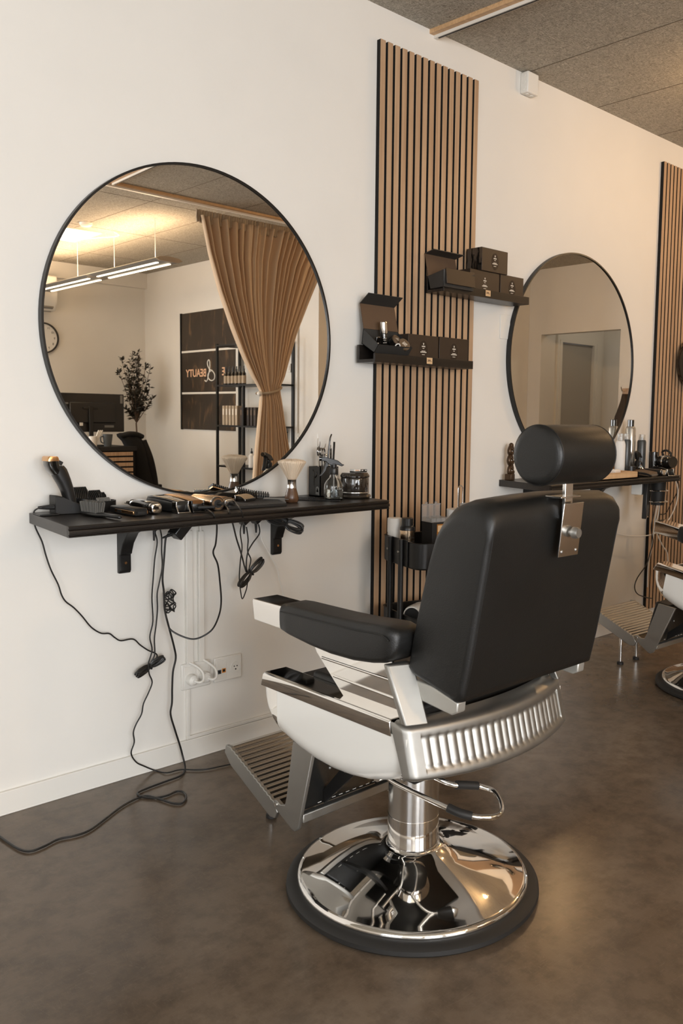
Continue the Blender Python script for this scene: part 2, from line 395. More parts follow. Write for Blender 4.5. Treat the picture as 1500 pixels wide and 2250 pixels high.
# ------------------------------------------------------------------ sockets and conduits
def socket_frame(x0, x1, z0, z1, lab):
    t = thing('socket_plate', lab, 'socket', ((x0+x1)/2, 0, z0)); return t
t = socket_frame(-.757, -.641, .254, .343, 'white wall plate with network jacks and one empty round socket')
MB().box(-.058, .058, -.011, 0, 0, .089).build('plate', 'whiteplastic', t, bevel=.004)
MB().box(-.049, -.008, -.0125, -.01, .01, .079).build('network_module', 'whiteplastic', t, bevel=.001)
j = MB(); j.box(-.046, -.031, -.0132, -.012, .030, .045); plabel(j.build('network_jack', 'bluegrey', t), 'blue-grey network jack')
j = MB(); j.box(-.028, -.012, -.0132, -.012, .032, .048); plabel(j.build('network_jack', 'orange', t), 'orange network jack')
MB().box(-.025, -.015, -.0138, -.013, .036, .045).box(-.043, -.034, -.0138, -.013, .034, .042).build('jack_opening', 'blackmatte', t)
s = MB(); s.lathe([(.021, -.011), (.021, -.0135), (.018, -.0135), (.018, -.0125), (0, -.0125)], (.030, 0, .043), 'y'); s.build('round_socket', 'whiteplastic', t)
h = MB(); h.cyl((.024, -.0132, .047), .0022, .002, 'y').cyl((.036, -.0132, .047), .0022, .002, 'y').cyl((.030, -.0132, .036), .0028, .002, 'y'); h.build('socket_holes', 'blackmatte', t)
t = socket_frame(-.887, -.772, .253, .345, 'white double wall socket with two white plugs in it')
MB().box(-.0575, .0575, -.011, 0, 0, .092).build('plate', 'whiteplastic', t, bevel=.004)
MB().box(-.048, -.004, -.0125, -.01, .01, .082).box(.004, .048, -.0125, -.01, .01, .082).build('socket_insert', 'whiteplastic', t, bevel=.0015)
for k, x in enumerate((-.855, -.803)):
    p = thing('power_plug', ['white plug in the left half of the double socket, cable looping up', 'white plug in the right half of the double socket, cable looping up'][k], 'plug', (x, -.012, .29))
    MB().lathe([(.019, 0), (.020, -.012), (.018, -.026), (.009, -.034), (0, -.034)], (0, 0, 0), 'y').build('plug_body', 'whiteplastic', p)
    MB().tube([(0, -.03, 0), (.012, -.045, -.004), (.026, -.045, .004), (.028, -.035, .028), (.012, -.02, .048), (-.006 if k == 0 else 0, .0, .06)], .0045, 12).build('cable', 'cablewhite', p)
for k, (x0, x1, z0, z1, l) in enumerate(((-.869, -.843, .346, .812, 'left of the two white vertical cable ducts under the shelf'), (-.821, -.799, .345, .808, 'right of the two white vertical cable ducts under the shelf'))):
    tt = thing('cable_duct', l, 'cable duct', (x0, 0, z0)); w_ = x1-x0
    MB().box(0, w_, -.008, 0, 0, z1-z0).build('duct_base', 'trimwhite', tt); MB().box(.0, w_-.0, -.017, -.009, 0, z1-z0).build('duct_cover', 'trimwhite', tt, bevel=.002)
d = MB(); d.box(-.868, -.855, -.011, 0, .085, .253); d.box(-.868, 5.0, -.0115, 0, .0735, .085)
tag(d.build('wall_trunking', 'trimwhite', bevel=.0015), 'thin white trunking from the double socket down and along the baseboard top', 'trunking')
c_ = MB(); c_.tube([(-.81, -.012, .80), (-.81, -.012, .84), (-.80, -.03, .865), (-.76, -.06, .868)], .005); tag(c_.build('power_cable', 'cablewhite'), 'short white cable bending from the right duct up under the shelf', 'cable')
c_ = MB(); c_.tube([(-.856, -.012, .80), (-.85, -.012, .83), (-.835, -.02, .845), (-.80, -.045, .862), (-.77, -.07, .866)], .005); tag(c_.build('power_cable', 'cablewhite'), 'short white cable bending from the left duct up under the shelf', 'cable')

# ================================================================== SHELVES
def shelf(bl, fl, fr, br, zt, th, label):
    t = thing('wall_shelf', label, 'shelf', (bl[0], bl[1], zt))
    L = lambda p: (p[0]-bl[0], p[1]-bl[1])
    P = [L(bl), L(fl), L(fr), L(br)]
    MB().prism([P[0], (P[1][0], P[1][1]+.012), (P[2][0], P[2][1]+.012), P[3]], -th, 0, 'z').build('board', 'darkwood', t, bevel=.001)
    # moulded front edge
    prof = [(.012, 0), (.004, 0), (.0, -.003), (.0, -.0065), (.004, -.008), (.004, -.010), (-.002, -.013), (-.003, -.018), (-.002, -.0225), (.003, -.024), (.003, -.026), (-.001, -.028), (-.001, -th), (.012, -th)]
    rings = []
    for q in (P[1], P[2]): rings.append([(q[0], q[1]+a, b_) for a, b_ in prof])
    MB().loft(rings).build('moulded_edge', 'darkwood', t, ang=25)
    return t
shelf((-1.3875, 0), (-1.426, -.3725), (-.226, -.345), (-.215, 0), .908, .031, 'long black wooden wall shelf under the large mirror, holding the clippers')
shelf((.8226, 0), (.743, -.365), (1.964, -.331), (1.96, 0), .9196, .031, 'black wooden wall shelf on the right under the smaller mirror, crowded with bottles')
def bracket(x, zt, label):
    t = thing('shelf_bracket', label, 'bracket', (x, 0, zt))
    prof = [(0, 0), (-.22, 0), (-.22, -.020), (-.13, -.026), (-.075, -.048), (-.042, -.085), (-.030, -.112), (-.028, -.120), (-.020, -.124), (-.020, -.176), (-.014, -.185), (0, -.185)]
    MB().prism(prof, -.020, .020, 'x').build('bracket_body', 'blackmetal', t, bevel=.003)
    MB().cyl((0, -.0225, -.150), .0045, .004, 'y').build('screw', 'gold', t)
    return t
bracket(-1.092, .877, 'curved black bracket under the left end of the long shelf')
bracket(-.488, .877, 'curved black bracket under the right half of the long shelf, beside the bundled black cords')
bracket(1.03, .889, 'left black bracket under the right-hand shelf, mostly behind the headrest post')
bracket(1.62, .889, 'right black bracket under the right-hand shelf')
# ================================================================== BARBER CHAIR
def barber_chair(loc, rz, tilt, label, dz=0, detail=True):
    t = thing('barber_chair', label, 'barber chair', loc, rz)
    TT = Matrix.Translation((0, 0, dz)) @ Matrix.Translation((0, 0, .35)) @ Matrix.Rotation(tilt, 4, 'X') @ Matrix.Translation((0, 0, -.35))
    def mb(up=True):
        b_ = MB()
        if up: b_.T = TT
        return b_
    # ---- base
    bs = MB(); bs.lathe([(.0, .018), (.285, .018), (.297, .026), (.300, .033), (.296, .040), (.286, .043), (.272, .045), (.24, .056), (.20, .069), (.16, .081), (.125, .0905), (.105, .0965), (.092, .102), (.084, .1065), (.079, .110), (.072, .112), (.0, .112)], n=96)
    bs.build('chrome_base', 'chrome', t, ang=60)
    MB().lathe([(.0, .002), (.322, .002), (.328, .008), (.327, .018), (.316, .026), (.300, .028), (.0, .028)], n=96).build('rubber_ring', 'rubber', t)
    MB().lathe([(.0, .10), (.071, .10), (.073, .107), (.0705, .113), (.0665, .116), (.0665, .19), (.0, .19)], n=64).build('column_sleeve', 'chrome', t)
    cb = MB(); cb.lathe([(.0, .185), (.0655, .185), (.0655, .30), (.0, .30)], n=64); cb.build('column', 'chrome2', t)
    cy = MB(); cy.lathe([(.0, .29), (.060, .29), (.060, .345), (.080, .355), (.09, .375), (.0, .375)], n=64); cy.build('pump_collar', 'chrome', t)
    pf = MB(); pf.box(-.15, .15, -.15, .15, .355, .385); pf.build('seat_plate', 'blackmetal', t, bevel=.004)
    # ---- pump lever (U shaped)
    lv = MB(); lv.tube([(-.115, .02, .335), (-.135, -.06, .332), (-.125, -.15, .322), (-.098, -.235, .305), (-.075, -.27, .298), (-.035, -.295, .293), (-.0, -.29, .292), (.040, -.255, .293), (.066, -.212, .296), (.058, -.188, .300), (.04, -.175, .306), (-.02, -.155, .320), (-.045, -.10, .335), (-.04, .0, .34)], .0062, 14, smooth=6)
    lv.build('pump_lever', 'chrome', t)
    sl = MB(); sl.tube([(-.104, -.215, .3095), (-.094, -.245, .303), (-.078, -.267, .299)], .0105, 14, 3); sl.build('lever_grip', 'rubber', t)
    sl = MB(); sl.tube([(.045, -.177, .305), (.015, -.166, .312), (-.012, -.158, .318)], .0105, 14, 3); sl.build('lever_grip', 'rubber', t)
    pv = MB(); pv.rod((-.15, .02, .335), (-.05, .02, .335), .008); pv.lathe([(.006, -.148), (.015, -.148), (.015, -.132), (.006, -.132)], (0, -.015, .335), 'x', 24); pv.rod((-.19, .055, .34), (-.11, .055, .34), .007)
    pv.build('lever_pivot', 'chrome2', t)
    # ---- shell (hull)
    YS = [-.250, -.215, -.19, -.15, -.10, -.04, .02, .08, .14, .19, .216]
    ZB = [.438, .422, .408, .392, .377, .367, .363, .366, .375, .388, .399]
    hull = mb(); rings = []
    for y, zb in zip(YS, ZB):
        hw_ = .279; zt = .527; ring = []
        pts = [(-hw_, zt)]
        ry = .058; rz_ = min(.06, zt-zb-.01)
        for k in range(0, 9):
            a = pi*.5*k/8; pts.append((-hw_+ry-ry*cos(a), zb+rz_-rz_*sin(a)))
        full = pts+[(-x, z) for x, z in reversed(pts)]
        rings.append([(x, y, z) for x, z in full])
    hull.loft(rings); hull.build('shell', 'shell', t, ang=40)
    # ---- front chrome strip
    fc = mb(); rings = []
    for y, zb, ex in ((.232, .408, .0), (.245, .42, .002), (.262, .438, .002), (.270, .470, .002), (.268, .527, .002)):
        pass
    for y, zb, hw_ in ((.213, .396, .2805), (.235, .409, .2805), (.252, .424, .2795), (.264, .446, .277), (.270, .480, .274)):
        zt = .527; ry = .058; rz_ = min(.06, zt-zb-.004); pts = [(-hw_, zt)]
        for k in range(9):
            a = pi*.5*k/8; pts.append((-hw_+ry-ry*cos(a), zb+rz_-rz_*sin(a)))
        full = pts+[(-x, z) for x, z in reversed(pts)]; rings.append([(x, y, z) for x, z in full])
    fc.loft(rings); fc.build('front_panel', 'chrome', t, ang=40)
    # ---- side rails
    for s in (-1, 1):
        r = mb(); y0, y1 = -.205, .262
        sec = [(.282, .521), (.2835, .523), (.2875, .5555), (.281, .5605), (.215, .5605), (.212, .556), (.212, .521)]
        def ring(y, fy): return [(s*x, y+fy*(.5605-z)/.04, z) for x, z in sec]
        r.loft([ring(y0, 0), ring(y1-.004, .018), ring(y1, .018)]); r.build('side_rail', 'chrome', t, bevel=.002, ang=30)
    # ---- rear apron, curved, with flutes
    def arc(u, off):   # u -1..1
        return (.281*u*(1), -.245-off+ -.052*(1-u*u))
    NU, NV = 336, 26
    ap = mb()
    def P(u, v, inner=False):
        # v 0 bottom .. 1 top
        x = .282*u; corner = max(0, (abs(u)-.93)/.07)
        zt = .556; zb = .428+.010*u*u
        y = -.245-.052*(1-u*u)-.030*(1-v)**1.2
        # rim: flat lip at the top, roll at the bottom
        z = zb+(zt-zb)*v
        fl_ = 0
        if abs(u) < .875 and .16 < v < .80:
            e = min(1, min(.875-abs(u), .07)/.03) if abs(u) > .80 else 1
            ev = max(0, min(1, (v-.16)/.12, (.80-v)/.12)); ev = ev*ev*(3-2*ev)
            ph = u/.875*22*pi/2+pi/2
            fl_ = .0045*abs(cos(ph))**.8*ev
            rec = -.006*min(1, ev*2)
        else: rec = 0
        rr = 0
        if v < .12: q = 1-v/.12; rr = -.012*(1-sqrt(max(0, 1-q*q)))
        if v > .88: q = (v-.88)/.12; rr = -.020*q*q
        if corner > 0: rr -= .010*corner**3
        y = y-fl_-rec-rr
        return (x, y, z)
    G = []
    for j in range(NV+1):
        G.append([ap._v(P(-1+2*i/NU, j/NV)) for i in range(NU+1)])
    for j in range(NV):
        for i in range(NU): ap.face([G[j][i], G[j][i+1], G[j+1][i+1], G[j+1][i]])
    # top lip going forward and returns along the sides
    top = [ap._v((.27*u, -.21-.040*(1-u*u), .558)) for u in [-1+2*i/NU for i in range(NU+1)]]
    for i in range(NU): ap.face([G[NV][i], G[NV][i+1], top[i+1], top[i]])
    bot = [ap._v((.26*u, -.215-.045*(1-u*u), .432)) for u in [-1+2*i/NU for i in range(NU+1)]]
    for i in range(NU): ap.face([G[0][i+1], G[0][i], bot[i], bot[i+1]])
    for s, gi in ((-1, 0), (1, NU)):
        side = [ap._v((s*(.2845-.0*(1-j/NV)), -.203-.046*(1-j/NV), .430+(.557-.430)*j/NV+.004*(1-j/NV))) for j in range(NV+1)]
        for j in range(NV):
            a, b_ = G[j][gi], G[j+1][gi]; f_ = [a, b_, side[j+1], side[j]]
            ap.face(f_ if s < 0 else f_[::-1])
    ap.build('rear_apron', 'alu', t, ang=50)
    # ---- seat cushion and well
    sc = mb(); sc.box(-.214, .214, -.16, .158, .54, .574); sc.build('seat', 'leather', t, bevel=.013, seg=4)
    sq = mb(); sq.box(-.235, .235, -.228, -.165, .50, .583); sq.build('seat_rear_pad', 'leather', t, bevel=.012, seg=3)
    wl = mb(); wl.box(-.215, .215, -.235, .24, .44, .545); wl.build('seat_frame', 'blackmatte', t, bevel=.01)
    # ---- armrests
    for s in (-1, 1):
        YA = (lambda y: y) if (s < 0 or tilt) else (lambda y: -.24+(y+.24)*.64)
        cap_ = mb(); sec = [(.2765, .681), (.2785, .684), (.284, .737), (.281, .741), (.205, .741), (.202, .737), (.202, .684), (.205, .681)]
        cap_.loft([[(s*x, YA(y), z+(.03*(y-.18) if z < .7 else 0)) for x, z in sec] for y in (.17, .312, .315)]); cap_.build('armrest_cap', 'chrome', t, bevel=.0015, ang=30)
        # padded arm
        st = [(.195, .694, .741), (.188, .681, .744), (.16, .675, .746), (.08, .666, .747), (0, .661, .748), (-.08, .663, .751), (-.145, .671, .756), (-.182, .679, .758), (-.206, .692, .755), (-.215, .710, .745), (-.217, .722, .735)]
        pad = mb(); rings = []
        for i, (y, z0, z1) in enumerate(st):
            ins = .004 if i in (0,) else (.0 if i < 8 else (.004, .012, .020)[i-8])
            x0, x1 = .196+ins, .290-ins; r_ = min(.014, (z1-z0)/2-.001); rg = []
            for cx, cz, a0 in ((x1-r_, z0+r_, -pi/2), (x1-r_, z1-r_, 0), (x0+r_, z1-r_, pi/2), (x0+r_, z0+r_, pi)):
                for k in range(5):
                    a = a0+pi/2*k/4; rg.append((s*(cx+r_*cos(a)), YA(y), cz+r_*sin(a)+(.004*sin(a) if a0 in (0, pi/2) else 0)))
            rings.append(rg)
        pd = pad.loft(rings).build('armrest_pad', 'leather', t, ang=60)
        pi_ = mb(); pi_.tube([(s*.2905, YA(y), z) for y, z in ((.185, .730), (.10, .733), (0, .735), (-.10, .738), (-.15, .742), (-.185, .742), (-.204, .734))], .0018, 8); pi_.build('piping', 'leather', pd)
        # chrome panel under the arm with two pressed ridges
        pn = mb(); poly = [(YA(.090), .672), (YA(.069), .650), (YA(-.018), .557), (-.235, .557), (-.196, .650), (-.185, .680)]
        xo = lambda z: .268-(.16*(z-.650) if z > .650 else .13*(.650-z))
        pn.loft([[(s*(xo(z)-o_), y, z) for y, z in poly] for o_ in (.008, 0)])
        pl = pn.build('arm_panel', 'chrome', t, bevel=.001)
        rg = mb()
        for (ya, za, yb, zb_) in ((.05, .640, -.185, .640), (.012, .603, -.205, .600)):
            rg.tube([(s*xo(za), YA(ya), za), (s*xo(zb_), yb, zb_)], .0036, 10, 0)
        rg.build('ridges', 'chrome', pl)
        po = mb(); po.loft([[(s*(.284), -.178, .678), (s*.284, -.192, .678), (s*.225, -.215, .678), (s*.225, -.19, .678)], [(s*.284, -.236, .556), (s*.284, -.252, .556), (s*.235, -.275, .556), (s*.235, -.25, .556)]])
        po.build('arm_post', 'alu', t, bevel=.004)
    # ---- backrest
    prof = [(-.207, .664), (-.222, .74), (-.236, .80), (-.262, .903), (-.284, .97), (-.300, 1.003), (-.325, 1.030), (-.36, 1.043), (-.395, 1.046), (-.420, 1.038), (-.433, 1.018), (-.434, .99), (-.4185, .90), (-.400, .80), (-.382, .70), (-.370, .645), (-.366, .628), (-.352, .622), (-.28, .640), (-.222, .654)]
    # refine profile
    pr = []
    for i in range(len(prof)):
        a = prof[i]; b_ = prof[(i+1) % len(prof)]; n_ = max(1, int(math.dist(a, b_)/.02))
        for k in range(n_): pr.append((a[0]+(b_[0]-a[0])*k/n_, a[1]+(b_[1]-a[1])*k/n_))
    cy_, cz_ = -.335, .83
    br = mb(); rings = []
    hw_ = .24; rE = .013
    xs = [-hw_, -hw_+.0008, -hw_+.003, -hw_+.007, -hw_+.013, -hw_+.020, -.20, -.18, -.14, -.08, 0]
    xs = xs+[-x for x in reversed(xs[:-1])]
    for x in xs:
        d_ = hw_-abs(x); ins = rE-sqrt(max(0, rE*rE-(rE-min(d_, rE))**2))
        rt = .042; q = max(0, abs(x)-(hw_-rt)); tdrop = rt-sqrt(max(0, rt*rt-q*q)) if q > 0 else 0
        hump = .010*cos(pi*x/.48)
        ring = []
        for (y, z) in pr:
            zz = z
            if z > .96: zz = z-(tdrop*.9)*min(1, (z-.96)/.07)+hump*min(1, (z-.96)/.07)
            bul = .010*(1-(x/hw_)**2)*(1 if y > cy_ else .5)*min(1, max(0, (z-.63)/.1))*min(1, max(0, (1.04-z)/.1))
            dy = y-cy_; L_ = 1
            yy = y+(bul if dy > 0 else -bul)
            yy -= math.copysign(min(ins, abs(yy-cy_)), yy-cy_); zz -= math.copysign(min(ins*.8, .02), zz-cz_)*min(1, abs(zz-cz_)/.12)
            ring.append((x, yy, zz))
        rings.append(ring)
    bk = br.loft(rings).build('backrest', 'leather', t, ang=60)
    # seams along the back edge and the front edge
    for s in (-1, 1):
        sp = mb(); sp.tube([(s*(.2275), y+(.0003), z) for y, z in ((-.3655, .632), (-.382, .70), (-.400, .80), (-.4185, .90), (-.430, .965), (-.432, .99))], .0015, 8); sp.build('seam', 'leather', bk)
    # pale cast support under the backrest
    for s in (-1, 1):
        sp = mb(); sp.prism([(-.205, .645), (-.215, .622), (-.235, .612), (-.245, .600), (-.335, .592), (-.350, .600), (-.352, .622), (-.28, .640)], s*.205, s*.232, 'x'); sp.build('back_support', 'alupaint', t, bevel=.003)
    # ---- headrest
    hr = mb(); prf = [(.0, -.107), (.045, -.1065), (.054, -.105), (.0595, -.102), (.0622, -.097), (.0632, -.092), (.0632, .092), (.0622, .097), (.0595, .102), (.054, .105), (.045, .1065), (.0, .107)]
    hr.lathe([(r_, h_) for r_, h_ in prf], (0, -.438, 1.138), 'x', 72); hd = hr.build('headrest', 'leather', t, ang=70)
    for s in (-1, 1):
        g = mb(); g.tube([(s*.097, -.438+.0625*cos(a), 1.138+.0625*sin(a)) for a in [2*pi*k/48 for k in range(49)]], .0013, 8, 0); g.build('piping', 'leather', hd)
    st = mb(); st.box(-.008, .020, -.446, -.438, 1.0, 1.10); st.build('headrest_post', 'chrome2', t, bevel=.001)
    st = mb()
    st.box(-.036, .036, -.4585, -.4555, .920, 1.036, rot=(.10, 0, 0)); st.box(-.036, .036, -.456, -.395, 1.046, 1.0495)
    st.build('headrest_plate', 'chrome2', t, bevel=.0008)
    kb = mb(); kb.lathe([(.0, -.020), (.010, -.020), (.0125, -.014), (.0125, -.006), (.008, -.004), (.008, 0), (.0, 0)], (.002, -.457, .972), 'y', 24); kb.build('clamp_knob', 'alu', t)
    for x in (-.026, .026): mb().sphere((x, -.452, .932), .0045, 8).build('screw', 'alu', t)
    # ---- footrest
    def ft(x, a, b_): return (x, a, b_)
    y0, z0, y1, z1 = .375, .128, .600, .225
    import math as mth
    ang_ = atan2(z1-z0, y1-y0); ln = mth.hypot(y1-y0, z1-z0)
    PV = Matrix.Translation((0, y0, z0)) @ Matrix.Rotation(-tilt*1.1, 4, 'X') @ Matrix.Translation((0, -y0, -z0))
    def mf(): b_ = mb(); b_.T = TT @ PV; return b_
    fp = mf(); n_ = 14*8; rings = []
    hwf = .175
    topc = []
    for i in range(n_+1):
        s_ = i/n_; dd = ln*s_; w_ = .0045*(abs(sin(pi*14*s_))**.8)
        topc.append((dd, w_+.012))
    poly = topc+[(ln+.012, .004), (ln+.010, -.014), (ln-.03, -.022), (0, -.022)]
    pts = [(y0+a*cos(ang_)-b_*sin(ang_), z0+a*sin(ang_)+b_*cos(ang_)) for a, b_ in poly]
    fp.prism(pts, -hwf+.012, hwf-.012, 'x'); fp.build('footrest_plate', 'ribbed', t, ang=25)
    for s in (-1, 1):
        ep = mf(); poly = [(-.0, .013), (.01, .017)]
        e2 = [(ln*k/28, .014+.004*abs(sin(pi*14*k/28))) for k in range(29)]
        poly = e2+[(ln+.016, .006), (ln+.012, -.018), (ln-.03, -.034), (0, -.036), (-.02, -.024), (-.022, .0)]
        pts = [(y0+a*cos(ang_)-b_*sin(ang_), z0+a*sin(ang_)+b_*cos(ang_)) for a, b_ in poly]
        ep.prism(pts, s*(hwf-.012), s*hwf, 'x'); ep.build('footrest_edge', 'alu', t, bevel=.002)
        # V bracket
        vb = mb(); poly = [(.275, .345), (.188, .352), (.252, .112), (.265, .100), (.280, .102), (.352, .134), (.362, .142), (.360, .154), (.350, .160), (.330, .152), (.310, .158), (.302, .185)]
        vb.prism(poly, s*(hwf-.004), s*(hwf+.008), 'x'); vv = vb.build('footrest_bracket', 'alu', t, bevel=.0015)
        mb().cyl((s*(hwf+.008), .350, .147), .006, s*.003, 'x', 20).build('pivot_bolt', 'chrome2', vv)
        lg = mb(False)
        lg.rod((s*.07+.012, .545, .012), (s*.07+.012, .545, .19-(.03 if tilt else 0)), .0075); l_ = lg.build('stabiliser_leg', 'chrome2', t)
        mb(False).lathe([(.0, .001), (.016, .001), (.016, .012), (.008, .016), (.0, .016)], (s*.07+.012, .545, 0), n=24).build('foot_pad', 'rubber', l_)
    # calf pad between the brackets
    cp = mb(); cp.prism([(.30, .345), (.225, .350), (.252, .165), (.262, .150), (.298, .158), (.315, .19)], -.165, .165, 'x'); cp.build('calf_pad', 'leather', t, bevel=.008, seg=3)
    lb = mb(); lb.box(-.17, .17, .245, .265, .125, .150); lb.build('calf_bar', 'alu', t, bevel=.003)
    st = mb()
    for k in range(10): st.rod((-.12+.025*k, .2455, .168), (-.108+.025*k, .2455, .168), .0009, 6)
    st.build('stitches', 'whiteplastic', t)
    for (x, z) in ((-.165, .285), (-.165, .235), (-.09, .262)): mb().sphere((x, .232, z), .0045, 8).build('screw', 'alu', t)
    us = mb(); us.box(-.06, .06, .06, .26, .335, .36); us.prism([(.06, .34), (.12, .34), (.245, .20), (.245, .16)], -.10, -.09, 'x'); us.prism([(.06, .34), (.12, .34), (.245, .20), (.245, .16)], .09, .10, 'x'); us.build('under_frame', 'blackmetal', t)
    return t
barber_chair((-.845, -1.105, 0), 0, 0, 'black leather barber chair in the foreground, seen from behind, on a round chrome base')
barber_chair((1.375, -.93, 0), -.04, .17, 'second barber chair cut off by the right picture edge, only arm, footrest and base showing', -.02)
# ================================================================== THINGS ON THE LONG SHELF
ZS = .9085
def ring_se(cx, cy, cz, hx, hz, n=28, e=2.6, axis='y'):
    out = []
    for i in range(n):
        a = 2*pi*i/n; ca, sa = cos(a), sin(a)
        u = hx*math.copysign(abs(ca)**(2/e), ca); v = hz*math.copysign(abs(sa)**(2/e), sa)
        out.append((cx+u, cy, cz+v) if axis == 'y' else (cx+u, cy+v, cz))
    return out
def body(st, e=2.8):  # stations along y: (y, halfwidth, z0, z1, xoff)
    m = MB(); m.loft([ring_se(s[4] if len(s) > 4 else 0, s[0], (s[2]+s[3])/2, s[1], (s[3]-s[2])/2, e=e) for s in st]); return m
def teeth(m, x0, x1, y0, y1, z0, z1, n, gap=.45):
    w_ = (x1-x0)/n
    for k in range(n): m.box(x0+k*w_, x0+k*w_+w_*gap, y0, y1, z0, z1)
    return m
# standing clipper in charging stand
t = thing('charging_stand', 'black wedge-shaped charging stand at the left end of the long shelf', 'charging stand', (-1.31, -.075, ZS), -.10)
MB().prism([(-.035, 0), (.050, 0), (.050, .022), (-.012, .052), (-.035, .055)], -.028, .035, 'y').build('stand_body', 'blackmatte', t, bevel=.002)
MB().box(-.085, -.03, -.045, .03, 0, .005).build('stand_plate', 'blackplastic', t, bevel=.002)
MB().lathe([(.0, 0), (.008, 0), (.007, -.02), (.004, -.045), (.0, -.045)], (-.035, -.01, .022), 'x', 16).build('charging_plug', 'rubber', t)
t = thing('hair_clipper', 'black hair clipper with a gold blade standing upright in its charger', 'hair clipper', (-1.305, -.085, ZS+.02))
def oloft(st, e=2.6, n=28):   # stations: (x, y, z, hu, hv, tilt) rings perpendicular to a tilted axis in the xz plane
    m = MB(); R_ = []
    for x, y, z, hu, hv, tl in st:
        rg = []
        for i in range(n):
            a = 2*pi*i/n; ca, sa = cos(a), sin(a)
            u = hu*math.copysign(abs(ca)**(2/e), ca); v = hv*math.copysign(abs(sa)**(2/e), sa)
            rg.append((x+u*cos(tl), y+v, z+u*sin(tl)))
        R_.append(rg)
    return m.loft(R_)
oloft([(.010, 0, .0, .015, .018, .22), (.004, 0, .03, .017, .020, .25), (-.003, 0, .055, .018, .021, .35), (-.012, 0, .078, .020, .022, .42), (-.020, 0, .095, .022, .022, .38), (-.027, 0, .110, .023, .022, .25), (-.034, 0, .122, .021, .022, .15)]).build('clipper_body', 'blackplastic', t, ang=60)
oloft([(-.036, 0, .102, .014, .021, .30), (-.043, 0, .115, .018, .023, .10), (-.047, 0, .127, .019, .0235, .0), (-.049, 0, .140, .018, .0235, .0)], 4).build('clipper_head', 'gloss', t, ang=50)
oloft([(-.049, 0, .139, .0185, .0245, .0), (-.050, 0, .150, .0165, .0245, .0), (-.050, 0, .153, .013, .0240, .0)], 7).build('blade', 'gold', t, ang=40)
MB().box(-.031, -.014, -.004, .004, .128, .139, rot=(0, .5, 0)).build('taper_lever', 'blackmatte', t, bevel=.001)
# guard combs in a tray
t = thing('comb_tray', 'low black curved tray holding clipper guard combs, behind the neck brush', 'tray', (-1.205, -.055, ZS), -.08)
tr = MB()
def trayring(k, z): return [((.062+k)*cos(a)*1.0, (.036+k)*sin(a), z+(.012*max(0, -cos(a)))*(z > .001)) for a in [2*pi*i/48 for i in range(48)]]
tr.loft([trayring(0, 0), trayring(.001, .031), trayring(-.003, .031), trayring(-.004, .004)]); tr.build('tray_shell', 'blackplastic', t, ang=40)
def guard(x, y, z, w_, h_, mt, lab, tl=0, n=8, tiltx=-.25):
    g = thing('clipper_guard', lab, 'clipper guard', (x, y, z), tl)
    g.rotation_euler = (tiltx, 0, tl)
    MB().box(-w_/2, w_/2, -.008, .006, 0, h_*.42).build('guard_base', mt, g, bevel=.002)
    m = MB()
    for k in range(n):
        xx = -w_/2+w_*(k+.5)/n; m.prism([(-.010, h_*.4), (.006, h_*.4), (.010, h_*.7), (.004, h_), (-.004, h_*.98), (-.012, h_*.7)], xx-w_/n*.26, xx+w_/n*.26, 'x')
    m.build('guard_teeth', mt, g)
    for s in (-1, 1): MB().prism([(-.012, .0), (.010, 0), (.012, h_*.6), (.002, h_*.97), (-.008, h_*.8)], s*w_/2-.0012, s*w_/2+.0012, 'x').build('guard_cheek', mt, g)
    return g
GT = 'guard combs standing in the tray'
guard(-1.247, -.045, ZS+.008, .046, .068, 'blackplastic', 'tallest black clipper guard comb, leftmost in the tray', .0)
guard(-1.207, -.05, ZS+.006, .036, .050, 'blackplastic', 'black clipper guard comb just right of the tallest one in the tray', .05, 6)
guard(-1.190, -.03, ZS+.006, .036, .056, 'blackmatte', 'black clipper guard comb at the back of the tray', .1, 6)
guard(-1.172, -.03, ZS+.006, .028, .048, 'blackplastic', 'small black clipper guard comb at the right end of the tray', .2, 5)
guard(-1.188, -.072, ZS+.005, .040, .036, 'greymetal', 'small grey clipper guard comb at the front of the tray', -.05, 9, -.1)
# neck brush
t = thing('neck_brush', 'black neck brush with grey bristles lying near the shelf front', 'brush', (-1.268, -.225, ZS), .10)
body([(.092, .010, .003, .012), (.085, .016, .001, .013), (.04, .018, 0, .013), (.0, .015, .0, .013), (-.02, .009, .002, .013), (-.07, .009, .003, .014), (-.098, .008, .003, .014), (-.104, .004, .005, .011)]).build('handle', 'blackplastic', t, ang=60)
b_ = MB()
for i in range(11):
    for j in range(5):
        x, y = -.011+.0055*j, .008+.0076*i; dx, dy = (x)*.35+rnd.uniform(-.002, .002), (y-.046)*.12+rnd.uniform(-.002, .002)
        b_.rod((x, y, .011), (x+dx, y+dy, .043+rnd.uniform(-.002, .002)), .0030, 5, r2=.0036)
tag(b_.build('bristles', 'greybristle', t, flat=True), None, None)
# small foil shaver
t = thing('foil_shaver', 'flat black and gold shaver lying beside the neck brush', 'shaver', (-1.172, -.205, ZS+.001), .02)
body([(.075, .020, .002, .018), (.072, .023, .0, .021), (-.07, .023, .0, .023), (-.074, .020, .002, .021)], 6).build('shaver_body', 'blackplastic', t, ang=40)
MB().box(-.0238, .0238, -.0735, .04, .005, .015).build('gold_band', 'gold', t, bevel=.001)
m_ = MB(); m_.box(-.012, .012, -.0765, -.073, .006, .014).build('port', 'blackmatte', t)
MB().box(-.0245, -.0232, .0, .025, .007, .013).build('switch', 'blackmatte', t, bevel=.0005)
